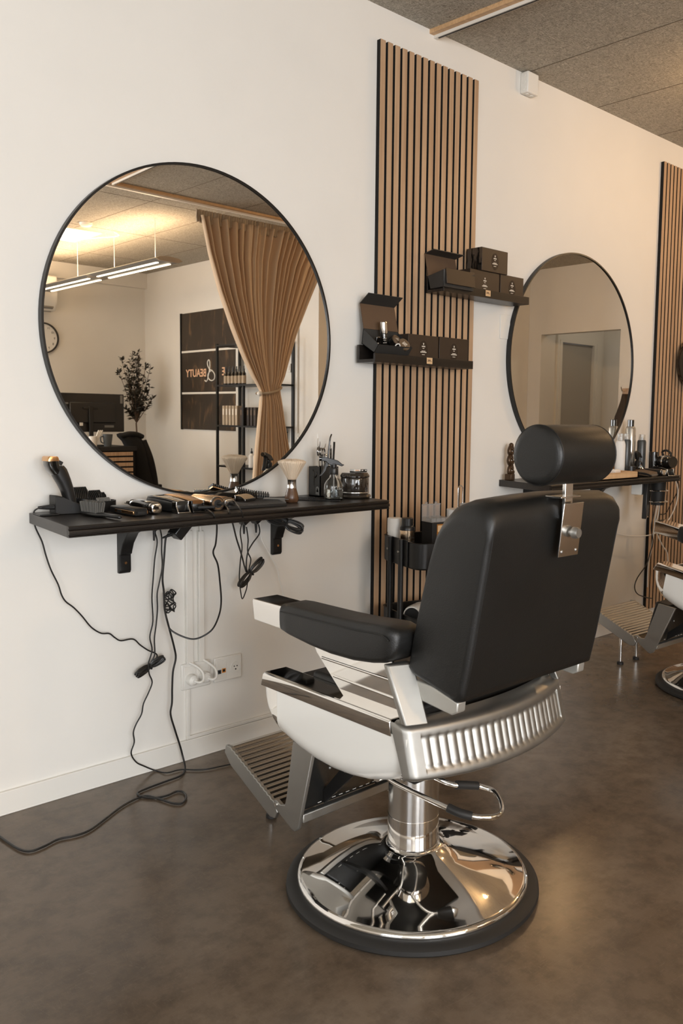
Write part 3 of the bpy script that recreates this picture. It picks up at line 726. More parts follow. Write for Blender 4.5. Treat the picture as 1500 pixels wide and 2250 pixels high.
# trimmer, chrome and black
def trimmer(loc, rz, lab, m1, m2, name='hair_trimmer', L_=.17, wid=.021, h_=.036, cat='trimmer', tail='chrome'):
    t = thing(name, lab, cat, loc, rz); k = L_/2
    body([(-k, wid*.7, .004, h_-.006), (-k+.003, wid*.88, .001, h_-.002), (-k*.5, wid*.96, 0, h_), (0, wid*.82, .002, h_-.001), (k*.45, wid*.86, .004, h_-.001), (k*.72, wid*.95, .007, h_-.004), (k*.8, wid*.9, .010, h_-.008)]).build('trimmer_body', m1, t, ang=60)
    body([(-k-.004, wid*.6, .006, h_-.008), (-k-.003, wid*.74, .003, h_-.005), (-k+.008, wid*.90, .0, h_-.001), (-k+.012, wid*.91, -.0, h_)]).build('tail_cap', tail, t, ang=50)
    body([(k*.72, wid*.97, .012, h_-.003), (k*.9, wid*1.0, .015, h_-.005), (k, wid*1.05, .018, h_-.009)], 5).build('head_cover', m2, t, ang=50)
    b = MB(); b.box(-wid*1.08, wid*1.08, k-.002, k+.006, .018, .021); teeth(b, -wid*1.08, wid*1.08, k+.006, k+.011, .018, .0205, 18); b.build('blade', 'steel', t)
    for i in range(3): MB().cyl((-.006+.006*i, -k-.004, h_*.42), .0016, .002, 'y', 10).build('port_hole', 'blackmatte', t)
    return t
trimmer((-1.105, -.175, ZS+.001), -.06, 'black and chrome T-blade trimmer lying second from the left among the clippers', 'gloss', 'chrome2')
# clipper with chrome fork tail
def clipper(loc, rz, lab, m1, m2, m3, L_=.175):
    t = thing('hair_clipper', lab, 'hair clipper', loc, rz); k = L_/2
    body([(-k, .017, .006, .030), (-k+.004, .021, .002, .036), (-k*.5, .023, 0, .039), (0, .022, .0, .041), (k*.5, .024, .0, .043), (k*.8, .024, .004, .040), (k*.86, .022, .008, .034)], 4).build('clipper_body', m1, t, ang=50)
    body([(-k-.001, .018, .025, .037), (-k*.4, .0225, .034, .0425), (k*.4, .0235, .036, .046), (k*.8, .021, .033, .042)], 4).build('top_cover', m2, t, ang=50)
    f = MB()
    for s in (-1, 1): f.prism([(-k+.02, .002), (-k+.02, .034), (-k-.006, .036), (-k-.004, .022), (-k-.014, .006), (-k-.016, .001)], s*.0205-.002, s*.0205+.002, 'x')
    f.box(-.021, .021, -k-.016, -k-.008, 0, .004); f.build('tail_fork', m3, t, bevel=.0008)
    b = MB(); b.box(-.022, .022, k*.84, k+.004, .010, .016); teeth(b, -.022, .022, k+.004, k+.010, .011, .015, 16); b.build('blade', 'steel', t)
    b = MB(); b.box(.024, .028, k*.2, k*.7, .022, .028, rot=(0, 0, .1)); b.build('taper_lever', m3, t, bevel=.001)
    return t
clipper((-1.032, -.175, ZS), .02, 'black and chrome clipper with an open silver tail, left of the bronze clipper', 'blackplastic', 'gloss', 'chrome2', .19)
clipper((-.972, -.165, ZS), -.04, 'dark clipper with a bronze top, between chrome clipper and gold trimmer', 'blackplastic', 'gold', 'gloss', .21)
# gold cylinder trimmer
t = thing('hair_trimmer', 'thick champagne gold cylindrical trimmer lying with its round end to the room', 'trimmer', (-.90, -.19, ZS+.0225), -.12)
m_ = MB(); m_.lathe([(0, -.095), (.018, -.095), (.0195, -.093), (.0215, -.088), (.0218, -.02), (.0215, .02), (.0205, .04), (.019, .06), (.0185, .075), (0, .075)], (0, 0, 0), 'y', 48); m_.build('grip', 'rose', t, ang=50)
MB().lathe([(.0215, -.0945), (.0225, -.092), (.0225, -.084), (.0215, -.082)], (0, 0, 0), 'y', 48).build('end_ring', 'steel', t, ang=50)
MB().lathe([(0, -.0965), (.013, -.0965), (.013, -.094), (0, -.094)], (0, 0, 0), 'y', 32).build('end_face', 'blackmatte', t)
MB().box(-.019, .019, .072, .10, -.012, .010).build('blade_housing', 'gold', t, bevel=.004)
b = MB(); b.box(-.021, .021, .098, .104, -.003, .001); teeth(b, -.021, .021, .104, .109, -.003, .0, 16); b.build('blade', 'steel', t)
MB().rod((0, -.095, 0), (.004, -.122, .002), .0055, 14).build('plug', 'rubber', t)
trimmer((-.838, -.165, ZS+.001), -.10, 'iridescent blue-grey and gold trimmer right of the champagne one', 'gold', 'steel', 'hair_trimmer', .165, .023, .035, 'trimmer', 'steel')
t = thing('power_plug', 'black cord plug in the end of the blue-grey trimmer', 'plug', (-.848, -.262, ZS+.018), -.1)
MB().rod((0, .012, 0), (.004, -.012, 0), .005, 14).build('plug_body', 'rubber', t)
t = thing('power_plug', 'black cord plug behind the bronze clipper tail', 'plug', (-.975, -.275, ZS+.014), -.3)
MB().rod((0, 0, 0), (.045, -.025, .002), .0065, 14, r2=.004).build('plug_body', 'rubber', t)
t = thing('hair_clipper', 'small gold clipper lying close to the wall behind the champagne trimmer', 'hair clipper', (-.935, -.045, ZS), 1.25)
body([(-.06, .012, .004, .024), (-.055, .018, .0, .030), (.02, .019, 0, .032), (.045, .018, .004, .028)], 4).build('clipper_body', 'rose', t, ang=50)
body([(-.066, .013, .003, .026), (-.058, .019, -.0, .031), (-.045, .0195, -.0, .0315)], 4).build('tail_cap', 'steel', t, ang=50)
body([(.043, .019, .005, .026), (.056, .021, .010, .018)], 5).build('blade', 'steel', t)
# textured mat
t = MB(); t.prism([(-.865, -.275), (-.648, -.290), (-.570, -.115), (-.78, -.10)], ZS, ZS+.009, 'z')



mt_ = t.build('work_mat', 'rubber', None, bevel=.001); tag(mt_, 'black ribbed rubber mat on the long shelf under the metal guard combs', 'mat')
rb = MB()
for i in range(40):
    f_ = (i+.5)/40; a = Vector((-.862+.214*f_, -.273-.015*f_, ZS+.0092)); b2 = Vector((-.777+.205*f_, -.101-.013*f_, ZS+.0092)); rb.rod(a, b2, .0013, 6)
rb.build('ribs', 'rubber', mt_)
# metal guards and combs on the mat
g = thing('clipper_guard', 'bronze metal guard comb lying open on the ribbed mat, tines to the room', 'clipper guard', (-.722, -.155, ZS+.010), .45)
m_ = MB(); m_.box(-.035, .035, -.02, -.014, 0, .010); m_.box(-.035, .035, .018, .022, 0, .022); m_.build('guard_base', 'steel', g, bevel=.001)
m_ = MB()
for k in range(7): m_.tube([(-.03+.010*k, -.017, .008), (-.03+.010*k, .0, .018), (-.03+.010*k, .020, .020)], .0028, 8)
m_.build('guard_teeth', 'rose', g)
g = thing('clipper_guard', 'bronze and black metal guard comb propped on top of the open one', 'clipper guard', (-.685, -.10, ZS+.026), -.15)
g.rotation_euler = (.55, .28, -.1)
MB().box(-.042, .042, -.010, .010, 0, .008).build('guard_base', 'rose', g, bevel=.0015)
teeth(MB(), -.042, .042, -.014, .014, .007, .016, 9, .6).build('guard_teeth', 'blackplastic', g, bevel=.001)
g = thing('clipper_guard', 'grey plastic guard comb lying tilted right of the bronze ones', 'clipper guard', (-.615, -.075, ZS+.014), -.5)
g.rotation_euler = (.25, .12, -.55)
MB().box(-.040, .040, -.012, .012, 0, .011).build('guard_base', 'greymetal', g, bevel=.002)
teeth(MB(), -.04, .04, -.022, .022, .006, .013, 10, .5).build('guard_teeth', 'blackplastic', g)
g = thing('hair_clip', 'black sectioning clip lying against the wall end of the mat', 'hair clip', (-.735, -.045, ZS+.012), .3)
m_ = MB(); m_.prism([(-.06, 0), (.05, .0), (.065, .012), (.04, .016), (-.02, .022), (-.06, .010)], -.010, .010, 'y'); m_.build('clip_arm', 'blackplastic', g, bevel=.002)
teeth(MB(), -.02, .07, -.016, .004, -.002, .004, 12, .5).build('clip_teeth', 'blackplastic', g)
# combs flat on the shelf
def comb(loc, rz, lab, ln=.17, mt='blackplastic'):
    g = thing('hair_comb', lab, 'comb', loc, rz)
    MB().box(-ln/2, ln/2, .006, .014, 0, .004).build('comb_spine', mt, g, bevel=.001)
    teeth(MB(), -ln/2+.004, ln/2-.004, -.016, .007, .001, .003, 30, .5).build('comb_teeth', mt, g)
    return g
comb((-.475, -.09, ZS), -.75, 'black comb lying flat behind the shaving brush toward the scissor box')
comb((-.455, -.20, ZS), -.95, 'black comb lying flat between the shaving brush and the spray bottle', .18)
comb((-.525, -.05, ZS), -.25, 'dark comb lying flat against the wall behind the shaving brush', .14)
comb((-.60, -.17, ZS+.010), -.9, 'grey comb at the right edge of the ribbed mat', .10, 'greymetal')
# shaving brush
t = thing('shaving_brush', 'fan-shaped pale bristle brush with chrome ferrule standing on a turned walnut handle', 'brush', (-.560, -.2, ZS))
MB().lathe([(0, 0), (.019, 0), (.0215, .002), (.0245, .010), (.0245, .018), (.021, .032), (.0175, .044), (.0165, .050), (0, .050)], n=48).build('handle', 'walnut', t)
MB().lathe([(0, .049), (.0165, .049), (.0165, .053), (.0158, .056), (.0155, .078), (.0168, .080), (0, .080)], n=48).build('ferrule', 'chrome2', t)
b_ = MB(); n = 144; R_ = []
for h, r_ in ((.079, .0150), (.088, .0188), (.100, .0250), (.115, .0335), (.128, .0412), (.137, .0468), (.142, .0482), (.147, .040), (.150, .022), (.1505, .007)):
    R_.append([(r_*(1+.035*rnd.uniform(-1, 1)*min(1, (h-.078)/.03))*cos(2*pi*i/n), r_*(1+.035*rnd.uniform(-1, 1)*min(1, (h-.078)/.03))*sin(2*pi*i/n), h+rnd.uniform(-.0012, .0012)*(h > .1)) for i in range(n)])
for i in range(n):
    q = 1+.04*rnd.uniform(-1, 1)
    for r in R_: r[i] = (r[i][0]*q, r[i][1]*q, r[i][2])
b_.loft(R_); bo = b_.build('bristles', 'bristle', t, ang=180)
hs = MB()
for k in range(420):
    a = rnd.uniform(0, 2*pi); q = sqrt(rnd.random()); e = .0490*q; h = .1515-.011*q**3+rnd.uniform(-.002, .002)
    hs.rod((.015*q*cos(a), .015*q*sin(a), .08), (e*cos(a), e*sin(a), h), .00055, 3)
tag(hs.build('loose_hairs', 'bristle', bo), None, None, None, 'stuff')
# scissor box
t = thing('scissor_box', 'black square box with a grey comb and crest print, holding scissors', 'box', (-.313, -.072, ZS))
m_ = MB(); m_.box(-.044, .044, -.034, .034, 0, .004)
for a, b_, c_, d_ in ((-.044, -.041, -.034, .034), (.041, .044, -.034, .034), (-.044, .044, -.034, -.031), (-.044, .044, .031, .034)): m_.box(a, b_, c_, d_, 0, .112)
m_.build('box_walls', 'blackcard', t)
p_ = MB(); p_.lathe([(.0095, 0), (.0105, 0), (.0105, -.0004), (.0095, -.0004)], (-.0442, -.018, .028), 'x', 24); p_.box(-.0446, -.0441, -.0285, -.0075, .008, .022)
p_.box(-.0446, -.0441, -.0215, -.0145, .022, .030); p_.build('crest_print', 'greyprint', t)
p_ = MB(); p_.tube([(-.0444, .010, .10), (-.0444, .002, .085), (-.0444, .002, .05), (-.0444, .0, .03)], .0016, 6); p_.tube([(-.0444, -.010, .094), (-.0444, -.013, .080), (-.0444, -.004, .07)], .0022, 6); p_.build('comb_print', 'gloss', t)
# tools standing in the box
def scissors(loc, rot, lab, mt='steel'):
    g = thing('hair_scissors', lab, 'scissors', loc); g.rotation_euler = rot
    for s in (-1, 1):
        m_ = MB(); m_.tube([(s*-.002, 0, -.02), (s*.001, 0, .03), (s*.006, 0, .055), (s*.010, 0, .062)], .0032, 8)
        m_.tube([(s*.011+.011*cos(a), 0, .076+.014*sin(a)) for a in [2*pi*k/20 for k in range(21)]], .0030, 8, 0)
        m_.build('scissor_half', mt, g)
    MB().tube([(.018, 0, .088), (.026, 0, .098), (.030, 0, .108)], .0018, 8, r2=.001).build('finger_rest', mt, g)
    return g
scissors((-.335, -.07, ZS+.135-.04), (0, -.10, .7), 'steel hair scissors standing handles up in the black box, leftmost pair')
scissors((-.312, -.06, ZS+.130-.04), (0, .05, .5), 'steel hair scissors standing in the middle of the black box')
scissors((-.325, -.085, ZS+.112-.04), (.05, .02, 1.2), 'small steel scissors at the front of the black box', 'chrome2')
scissors((-.285, -.08, ZS+.128-.04), (0, .12, .9), 'darker hair scissors at the right of the black box', 'gloss')
g = thing('cut_throat_razor', 'long black curved razor handle sticking highest out of the black box', 'razor', (-.290, -.06, ZS+.02)); g.rotation_euler = (0, .04, 0)
MB().tube([(0, 0, 0), (.002, 0, .10), (.006, 0, .17), (.010, 0, .20), (.016, 0, .214)], .0042, 12, r2=.0028).build('razor_handle', 'gloss', g)
g = thing('tail_comb', 'slim black tail comb standing beside the razor in the black box', 'comb', (-.278, -.078, ZS+.02)); g.rotation_euler = (0, .06, 0)
MB().box(-.004, .004, -.002, .002, 0, .185).build('comb_spine', 'blackplastic', g, bevel=.001)
g = thing('nail_file', 'white-tipped slim steel stick at the left of the black box', 'stick', (-.343, -.08, ZS+.02)); g.rotation_euler = (0, -.03, 0)
MB().rod((0, 0, 0), (0, 0, .20), .0032, 10, r2=.002).build('stick_shaft', 'chrome2', g); MB().lathe([(0, .2), (.0025, .2), (.0025, .212), (.0005, .216), (0, .216)], n=10).build('stick_tip', 'whiteplastic', g)
# spray bottle
t = thing('spray_bottle', 'clear glass spray bottle half full of water, black trigger and crossed scissors print', 'spray bottle', (-.388, -.222, ZS), 0)
MB().lathe([(0, .0), (.030, .0), (.0345, .004), (.0355, .010), (.0355, .048), (.034, .058), (.028, .070), (.020, .078), (.0155, .083), (.0165, .087), (.0135, .091), (.0135, .098), (.0115, .098), (.0115, .090), (.0135, .083), (.018, .076), (.026, .068), (.032, .057), (.0332, .048), (.0332, .010), (.031, .006), (0, .006)], n=56).build('glass_body', 'glass', t, ang=80)
MB().lathe([(0, .0064), (.0305, .0064), (.0328, .010), (.0328, .040), (0, .040)], n=56).build('water', 'water', t)
MB().rod((0, 0, .012), (0, 0, .10), .0022, 10).build('dip_tube', 'clear', t)
MB().lathe([(0, .093), (.0155, .093), (.0160, .096), (.0160, .112), (.0145, .116), (.0105, .118), (.0105, .132), (0, .136)], n=40).build('collar', 'blackplastic', t)
# trigger head points toward the wall-left
hd = MB(); hd.prism([(-.046, .142), (-.047, .153), (-.040, .158), (-.008, .150), (.014, .143), (.030, .130), (.038, .128), (.028, .122), (.012, .128), (.0, .124), (-.018, .128), (-.030, .140)], -.009, .009, 'y'); hd.build('spray_head', 'blackplastic', t, bevel=.002)
MB().lathe([(0, 0), (.0085, 0), (.0085, -.010), (0, -.010)], (-.044, 0, .150), 'x', 20).build('nozzle', 'gloss', t)
tg = MB(); tg.prism([(-.028, .140), (-.020, .138), (-.030, .105), (-.045, .088), (-.052, .086), (-.040, .104)], -.007, .007, 'y'); tg.build('trigger', 'blackplastic', t, bevel=.0015)
t.rotation_euler = (0, 0, -.55)
p_ = MB()
for s in (-1, 1):
    p_.tube([(.0362*sin(a), -.0362*cos(a), z) for a, z in ((.25-s*.16, .018), (.25, .034), (.25+s*.16, .050))],   .0015, 6)
    p_.tube([(.0362*sin(.25-s*.2+.10*cos(q)), -.0362*cos(.25-s*.2+.10*cos(q)), .014+.004*sin(q)) for q in [2*pi*k/12 for k in range(13)]], .0008, 6, 0)
p_.build('scissors_print', 'gloss', t)
# dark glass jar with lid
t = thing('glass_jar', 'round smoked black glass jar with a lid at the right end of the long shelf', 'jar', (-.264, -.196, ZS))
MB().lathe([(0, 0), (.056, 0), (.060, .003), (.061, .007), (.058, .012), (.052, .014), (0, .014)], n=64).build('jar_foot', 'smoke', t)
MB().lathe([(0, .013), (.050, .013), (.0525, .017), (.0525, .072), (.051, .076), (0, .076)], n=64).build('jar_body', 'smoke', t)
MB().lathe([(0, .076), (.0525, .076), (.0545, .079), (.0545, .083), (.048, .093), (.044, .095), (0, .095)], n=64).build('jar_lid', 'smoke', t, ang=25)
MB().lathe([(.0526, .019), (.0532, .021), (.0526, .023)], n=64).build('jar_ring', 'chrome2', t)
# razor blade carton
t = thing('blade_box', 'tiny white and black razor blade box lying on the dark jar lid', 'box', (-.254, -.204, ZS+.0953), -.1)
MB().box(-.029, .029, -.014, .014, 0, .012).build('box_body', 'paper', t, bevel=.0006)
MB().box(-.0293, .0293, -.0143, .0143, .0005, .0045).box(.0, .0293, -.0143, -.0138, .004, .011).build('black_band', 'gloss', t)
MB().box(-.024, -.006, -.0147, -.0139, .007, .009).build('orange_print', 'orange', t)
MB().box(.004, .012, -.0149, -.0142, .0055, .0085).box(.020, .027, -.0149, -.0142, .0055, .0085).build('white_print', 'paper', t)

# ================================================================== CABLES
def cable(pts, r, lab, mt='cable', cat='cable', name='power_cable', sm_=5):
    o = MB().tube(pts, r, 10, sm_).build(name, mt); tag(o, lab, cat); return o
CABLE={'A':[(-1.353,-0.1,0.935),(-1.374,-0.09,0.934),(-1.387,-0.07,0.928),(-1.392,-0.05,0.917),(-1.382,-0.02,0.892),(-1.377,-0.02,0.864),(-1.359,-0.02,0.821),(-1.348,-0.02,0.777),(-1.334,-0.02,0.732),(-1.313,-0.02,0.684),(-1.303,-0.02,0.65),(-1.29,-0.02,0.627),(-1.266,-0.02,0.605),(-1.24,-0.02,0.574),(-1.211,-0.02,0.534),(-1.179,-0.02,0.509),(-1.151,-0.02,0.503),(-1.133,-0.02,0.487),(-1.112,-0.02,0.473),(-1.07,-0.02,0.471),(-1.045,-0.02,0.447),(-1.017,-0.02,0.424),(-0.991,-0.02,0.409),(-0.984,-0.02,0.397),(-0.996,-0.02,0.379)],
'B':[(-1.002,-0.05,0.819),(-0.995,-0.049,0.788),(-1.004,-0.048,0.734),(-1.009,-0.046,0.67),(-1.014,-0.045,0.606),(-1.011,-0.044,0.527),(-1.022,-0.043,0.475),(-1.014,-0.042,0.429),(-1.027,-0.041,0.385),(-1.024,-0.039,0.35),(-1.013,-0.038,0.318),(-1.026,-0.037,0.285),(-1.044,-0.036,0.251),(-1.051,-0.035,0.217),(-1.07,-0.034,0.187),(-1.079,-0.032,0.16),(-1.076,-0.031,0.126),(-1.087,-0.03,0.091),(-1.065,-0.02,0.052),(-1.037,-0.02,0.03),(-0.997,-0.022,0.004),(-0.978,-0.068,0.005),(-0.931,-0.076,0.005),(-0.873,-0.128,0.005),(-0.795,-0.147,0.005),(-0.742,-0.158,0.005)],
'C':[(-0.991,-0.06,0.837),(-0.983,-0.057,0.805),(-0.982,-0.054,0.759),(-0.979,-0.051,0.706),(-0.988,-0.048,0.655),(-0.995,-0.045,0.616),(-0.993,-0.042,0.563),(-0.997,-0.039,0.51),(-1.002,-0.036,0.464),(-1.0,-0.033,0.411),(-1.012,-0.03,0.384)],
'D':[(-0.976,-0.1,0.828),(-0.985,-0.097,0.815),(-0.99,-0.094,0.8),(-0.994,-0.091,0.739),(-0.998,-0.087,0.674),(-0.992,-0.084,0.629),(-0.988,-0.081,0.569),(-0.972,-0.078,0.508),(-0.952,-0.075,0.437),(-0.944,-0.072,0.395),(-0.953,-0.069,0.35),(-0.955,-0.066,0.295),(-0.954,-0.062,0.241),(-0.958,-0.059,0.201),(-0.941,-0.056,0.143),(-0.921,-0.053,0.082),(-0.909,-0.05,0.041),(-0.916,-0.079,0.005),(-0.956,-0.119,0.005),(-1.011,-0.127,0.005),(-1.063,-0.132,0.005),(-1.114,-0.14,0.005),(-1.129,-0.154,0.005),(-1.126,-0.183,0.005),(-1.101,-0.215,0.005),(-1.065,-0.225,0.005),(-1.028,-0.219,0.005),(-1.015,-0.239,0.005),(-1.029,-0.28,0.005),(-1.059,-0.305,0.005),(-1.079,-0.287,0.005),(-1.093,-0.239,0.005),(-1.112,-0.187,0.005),(-1.148,-0.181,0.005),(-1.211,-0.204,0.005),(-1.281,-0.246,0.005),(-1.346,-0.282,0.005),(-1.392,-0.284,0.005),(-1.432,-0.273,0.005),(-1.476,-0.286,0.005),(-1.514,-0.288,0.005),(-1.533,-0.257,0.005),(-1.542,-0.193,0.005),(-1.546,-0.147,0.005),(-1.553,-0.056,0.005)],
'E':[(-0.984,-0.265,0.925),(-0.959,-0.285,0.918),(-0.972,-0.337,0.915),(-0.976,-0.365,0.907),(-0.954,-0.345,0.871),(-0.945,-0.324,0.813),(-0.942,-0.304,0.78),(-0.913,-0.284,0.737),(-0.892,-0.263,0.675),(-0.875,-0.243,0.606),(-0.871,-0.223,0.556),(-0.882,-0.202,0.509),(-0.909,-0.182,0.484),(-0.934,-0.162,0.476),(-0.964,-0.141,0.488),(-0.989,-0.121,0.508),(-0.989,-0.101,0.527),(-0.987,-0.08,0.569),(-0.969,-0.06,0.584)],
'F':[(-0.866,-0.237,0.93),(-0.882,-0.291,0.918),(-0.918,-0.36,0.911),(-0.871,-0.308,0.861),(-0.824,-0.256,0.807),(-0.773,-0.204,0.751),(-0.724,-0.152,0.692),(-0.682,-0.1,0.662)],
'G':[(-0.796,-0.194,0.93),(-0.867,-0.324,0.93),(-0.895,-0.386,0.92),(-0.869,-0.36,0.89),(-0.86,-0.331,0.843),(-0.834,-0.302,0.788),(-0.821,-0.273,0.739),(-0.806,-0.244,0.674),(-0.781,-0.216,0.614),(-0.755,-0.187,0.59),(-0.721,-0.158,0.611),(-0.696,-0.129,0.628),(-0.668,-0.1,0.651)],
'H':[(-0.681,-0.1,0.82),(-0.674,-0.1,0.776),(-0.676,-0.1,0.734),(-0.663,-0.1,0.705),(-0.668,-0.1,0.678),(-0.672,-0.1,0.663)],
'I':[(-0.63,-0.1,0.826),(-0.626,-0.1,0.793),(-0.655,-0.1,0.76),(-0.676,-0.1,0.728),(-0.682,-0.1,0.68),(-0.676,-0.1,0.658)],
'W':[(-0.617,-0.09,0.832),(-0.605,-0.081,0.774),(-0.569,-0.073,0.72),(-0.525,-0.064,0.657),(-0.506,-0.056,0.61),(-0.481,-0.047,0.543),(-0.455,-0.039,0.472),(-0.41,-0.03,0.393)],
'P':[(2.133,-0.12,0.859),(2.11,-0.114,0.781),(2.099,-0.107,0.675),(2.086,-0.101,0.597),(2.125,-0.095,0.513),(2.11,-0.088,0.447),(2.086,-0.082,0.382),(2.002,-0.075,0.311),(1.986,-0.069,0.259),(2.031,-0.063,0.212),(2.146,-0.056,0.174),(2.222,-0.05,0.157)],
'Q':[(2.125,-0.12,0.775),(2.117,-0.113,0.701),(2.115,-0.107,0.621),(2.164,-0.1,0.55),(2.245,-0.093,0.475),(2.31,-0.087,0.427),(2.339,-0.08,0.354)],
'R':[(2.313,-0.12,0.862),(2.359,-0.112,0.808),(2.368,-0.105,0.739),(2.339,-0.098,0.672),(2.287,-0.09,0.615),(2.199,-0.083,0.564),(2.084,-0.075,0.549),(1.922,-0.067,0.559),(1.79,-0.06,0.583)],
'S':[(2.134,-0.12,0.785),(2.153,-0.106,0.672),(2.138,-0.092,0.592),(2.146,-0.078,0.482),(2.138,-0.064,0.374),(2.163,-0.05,0.233)],
'T':[(2.36,-0.1,0.87),(2.41,-0.09,0.832),(2.411,-0.08,0.784),(2.354,-0.07,0.71),(2.322,-0.06,0.661),(2.265,-0.05,0.659)]}

cable(CABLE['A'], .0024, 'black cable from the charging stand, sagging left down the wall to the coil')
cable(CABLE['B'], .0024, 'black cable hanging left of the duct, through the coil and wavy down to the floor')
cable(CABLE['C'], .0024, 'black cable running straight down beside the first, ending in the coil')
cable(CABLE['D'], .0033, 'long thick black cable from the adapter down and across the floor')
cable(CABLE['E'], .0028, 'black cable looping in a wide U in front of the white ducts')
cable(CABLE['F'], .0028, 'black cable from the champagne trimmer running down to the right-hand coil')
cable(CABLE['G'], .0020, 'thin black cable from the blue-grey trimmer, hanging lowest under the right-hand coil')
cable(CABLE['H'], .0024, 'black cable from the middle plug under the shelf to the right-hand coil')
cable(CABLE['I'], .0026, 'black cable slanting left from the right plug to the right-hand coil')
cable(CABLE['W'], .0030, 'thin white cable hanging down in front of the right bracket', 'cablewhite')
def coil(c0, c1, w_, lab, n=9, r=.0022, seed=1):
    rr = random.Random(seed); a, b_ = Vector(c0), Vector(c1); ax = (b_-a); L_ = ax.length; ax.normalize(); side = ax.cross(Vector((0, 1, 0))).normalized(); out = Vector((0, -1, 0))
    m_ = MB()
    for k in range(n):
        o1 = side*rr.uniform(-.5, .5)*w_*.5+out*rr.uniform(-.004, .010); e0 = rr.uniform(-.004, .004); e1 = rr.uniform(-.004, .004); hw_ = w_*rr.uniform(.28, .5)
        mid = (a+b_)/2
        P_ = []
        for q in range(24):
            th = 2*pi*q/24; u = cos(th)*(L_/2+(e0 if cos(th) > 0 else e1)); v = sin(th)*hw_*(.35+.65*abs(cos(th))**.5)
            P_.append(mid+ax*u+side*v+o1*(.3+.7*abs(cos(th))))
        P_.append(P_[0]); m_.tube(P_, r, 8, 2)
    o = m_.build('coiled_cable', 'cable'); tag(o, lab, 'coiled cable')
    tie = MB(); mid = (a+b_)/2+out*.004
    tie.tube([mid+side*(w_*.33*cos(q))+out*(.009*sin(q)) for q in [2*pi*k/16 for k in range(17)]], .0022, 8, 0); tie.build('cable_tie', 'blackmatte', o)
    return o
coil((-1.066, -.03, .352), (-.968, -.03, .392), .030, 'neatly tied coil of black cable hanging low on the wall', 11)
coil((-.712, -.10, .617), (-.617, -.10, .699), .040, 'thick tied coil of black cable under the shelf, left of the right bracket', 12, .0024, 4)
# tangle
rr = random.Random(5); m_ = MB(); c_ = Vector((-.957, -.065, .585)); P_ = []
for k in range(60): 
    a = k*.9; P_.append(c_+Vector((.020*cos(a)*rr.uniform(.3, 1), rr.uniform(-.012, .012), .045*sin(a*.37+.5)*rr.uniform(.4, 1))))
m_.tube(P_, .0020, 8, 4); tag(m_.build('cable_tangle', 'cable'), 'small messy tangle of thin black cable between the coil and the loop', 'cable tangle')
coil((-.655, -.19, .868), (-.545, -.24, .815), .045, 'loose bundle of black cable hanging out under the shelf at the right bracket', 8, .003, 9)
# adapters
def adapter(loc, rot, size, lab):
    t = thing('power_adapter', lab, 'power adapter', loc); t.rotation_euler = rot
    MB().box(-size[0]/2, size[0]/2, -size[1]/2, size[1]/2, -size[2]/2, size[2]/2).build('adapter_body', 'blackplastic', t, bevel=.004)
    MB().rod((-size[0]/2+.006, 0, -size[2]/2), (-size[0]/2-.012, -.0, -size[2]/2-.028), .0055, 12, r2=.003).build('strain_relief', 'rubber', t)
    return t
adapter((-.975, -.16, .842), (.0, .75, .0), (.035, .05, .060), 'big black power adapter hanging under the shelf beside the left bracket')
adapter((-1.030, -.11, .858), (0, -.5, .2), (.045, .03, .026), 'small black adapter under the shelf just right of the left bracket')
adapter((-.705, -.13, .858), (0, -.6, .1), (.05, .035, .03), 'left of the two black plugs under the shelf middle')
adapter((-.655, -.13, .858), (0, -.6, .1), (.05, .035, .03), 'right of the two black plugs under the shelf middle')
t = thing('power_strip', 'white power strip fixed to the underside of the long shelf', 'power strip', (-.74, -.10, .8665), 0)
MB().box(-.14, .14, -.025, .025, -.012, .010).build('strip_body', 'whiteplastic', t, bevel=.003)
# ================================================================== PRODUCT LEDGES
def ledge(x0, x1, z, lab):
    t = thing('picture_ledge', lab, 'ledge', (x0, -.0215, z)); w_ = x1-x0; d = -.0955
    MB().box(0, w_, d, 0, 0, .012).build('ledge_base', 'darkwood', t, bevel=.0008)
    MB().box(0, w_, -.012, 0, .012, .070).build('ledge_back', 'darkwood', t, bevel=.0008)
    MB().box(0, w_, d-.010, d, 0, .034).build('ledge_lip', 'darkwood', t, bevel=.0008)
    return t
L1 = ledge(-.107, .470, 1.4235, 'lower black picture ledge on the slat panel')
L2 = ledge(.275, .852, 1.7365, 'upper black picture ledge reaching right past the slat panel')
def price(x, z, lab):
    t = thing('price_tag', lab, 'price tag', (x, -.1285, z))
    MB().box(-.0165, .0165, -.0008, 0, -.0125, .0125).build('tag_card', 'tag', t)
    text('price_text', '399,-', .0125, 'ink', t, (0, -.0010, 0), (pi/2, 0, 0), .0002, bold=.0003)
price(.196, 1.4435, 'small kraft price tag on the front of the lower ledge')
price(.557, 1.7565, 'small kraft price tag on the front of the upper ledge')
def label_print(parent, x, y, z, s=1.0, oval=True, mt='labeldark'):
    """oval sticker with emblem and rows of tiny print on a face looking to -y"""
    if oval:
        o = MB(); n = 40; o.loft([[(x+.0245*s*cos(2*pi*i/n), yy, z+.037*s*sin(2*pi*i/n)) for i in range(n)] for yy in (y-.0003, y)]); o.build('oval_sticker', mt, parent)
    p = MB(); e = y-.0007
    def bar(w_, zz, h_): 
        k = max(3, int(w_/.0028))
        for i in range(k): p.box(x-w_*s/2+w_*s*i/k, x-w_*s/2+w_*s*(i+.86)/k, e, y, z+zz*s-h_*s/2, z+zz*s+h_*s/2)
    p.prism([(x-.003*s, z+.024*s), (x, z+.017*s), (x+.003*s, z+.024*s), (x+.002*s, z+.027*s), (x-.002*s, z+.027*s)], e, y, 'y')
    bar(.020, .013, .0045); bar(.010, .005, .0025); bar(.022, -.006, .0028); bar(.036, -.0105, .0034); bar(.017, -.020, .0024)
    p.build('label_print', 'label', parent)
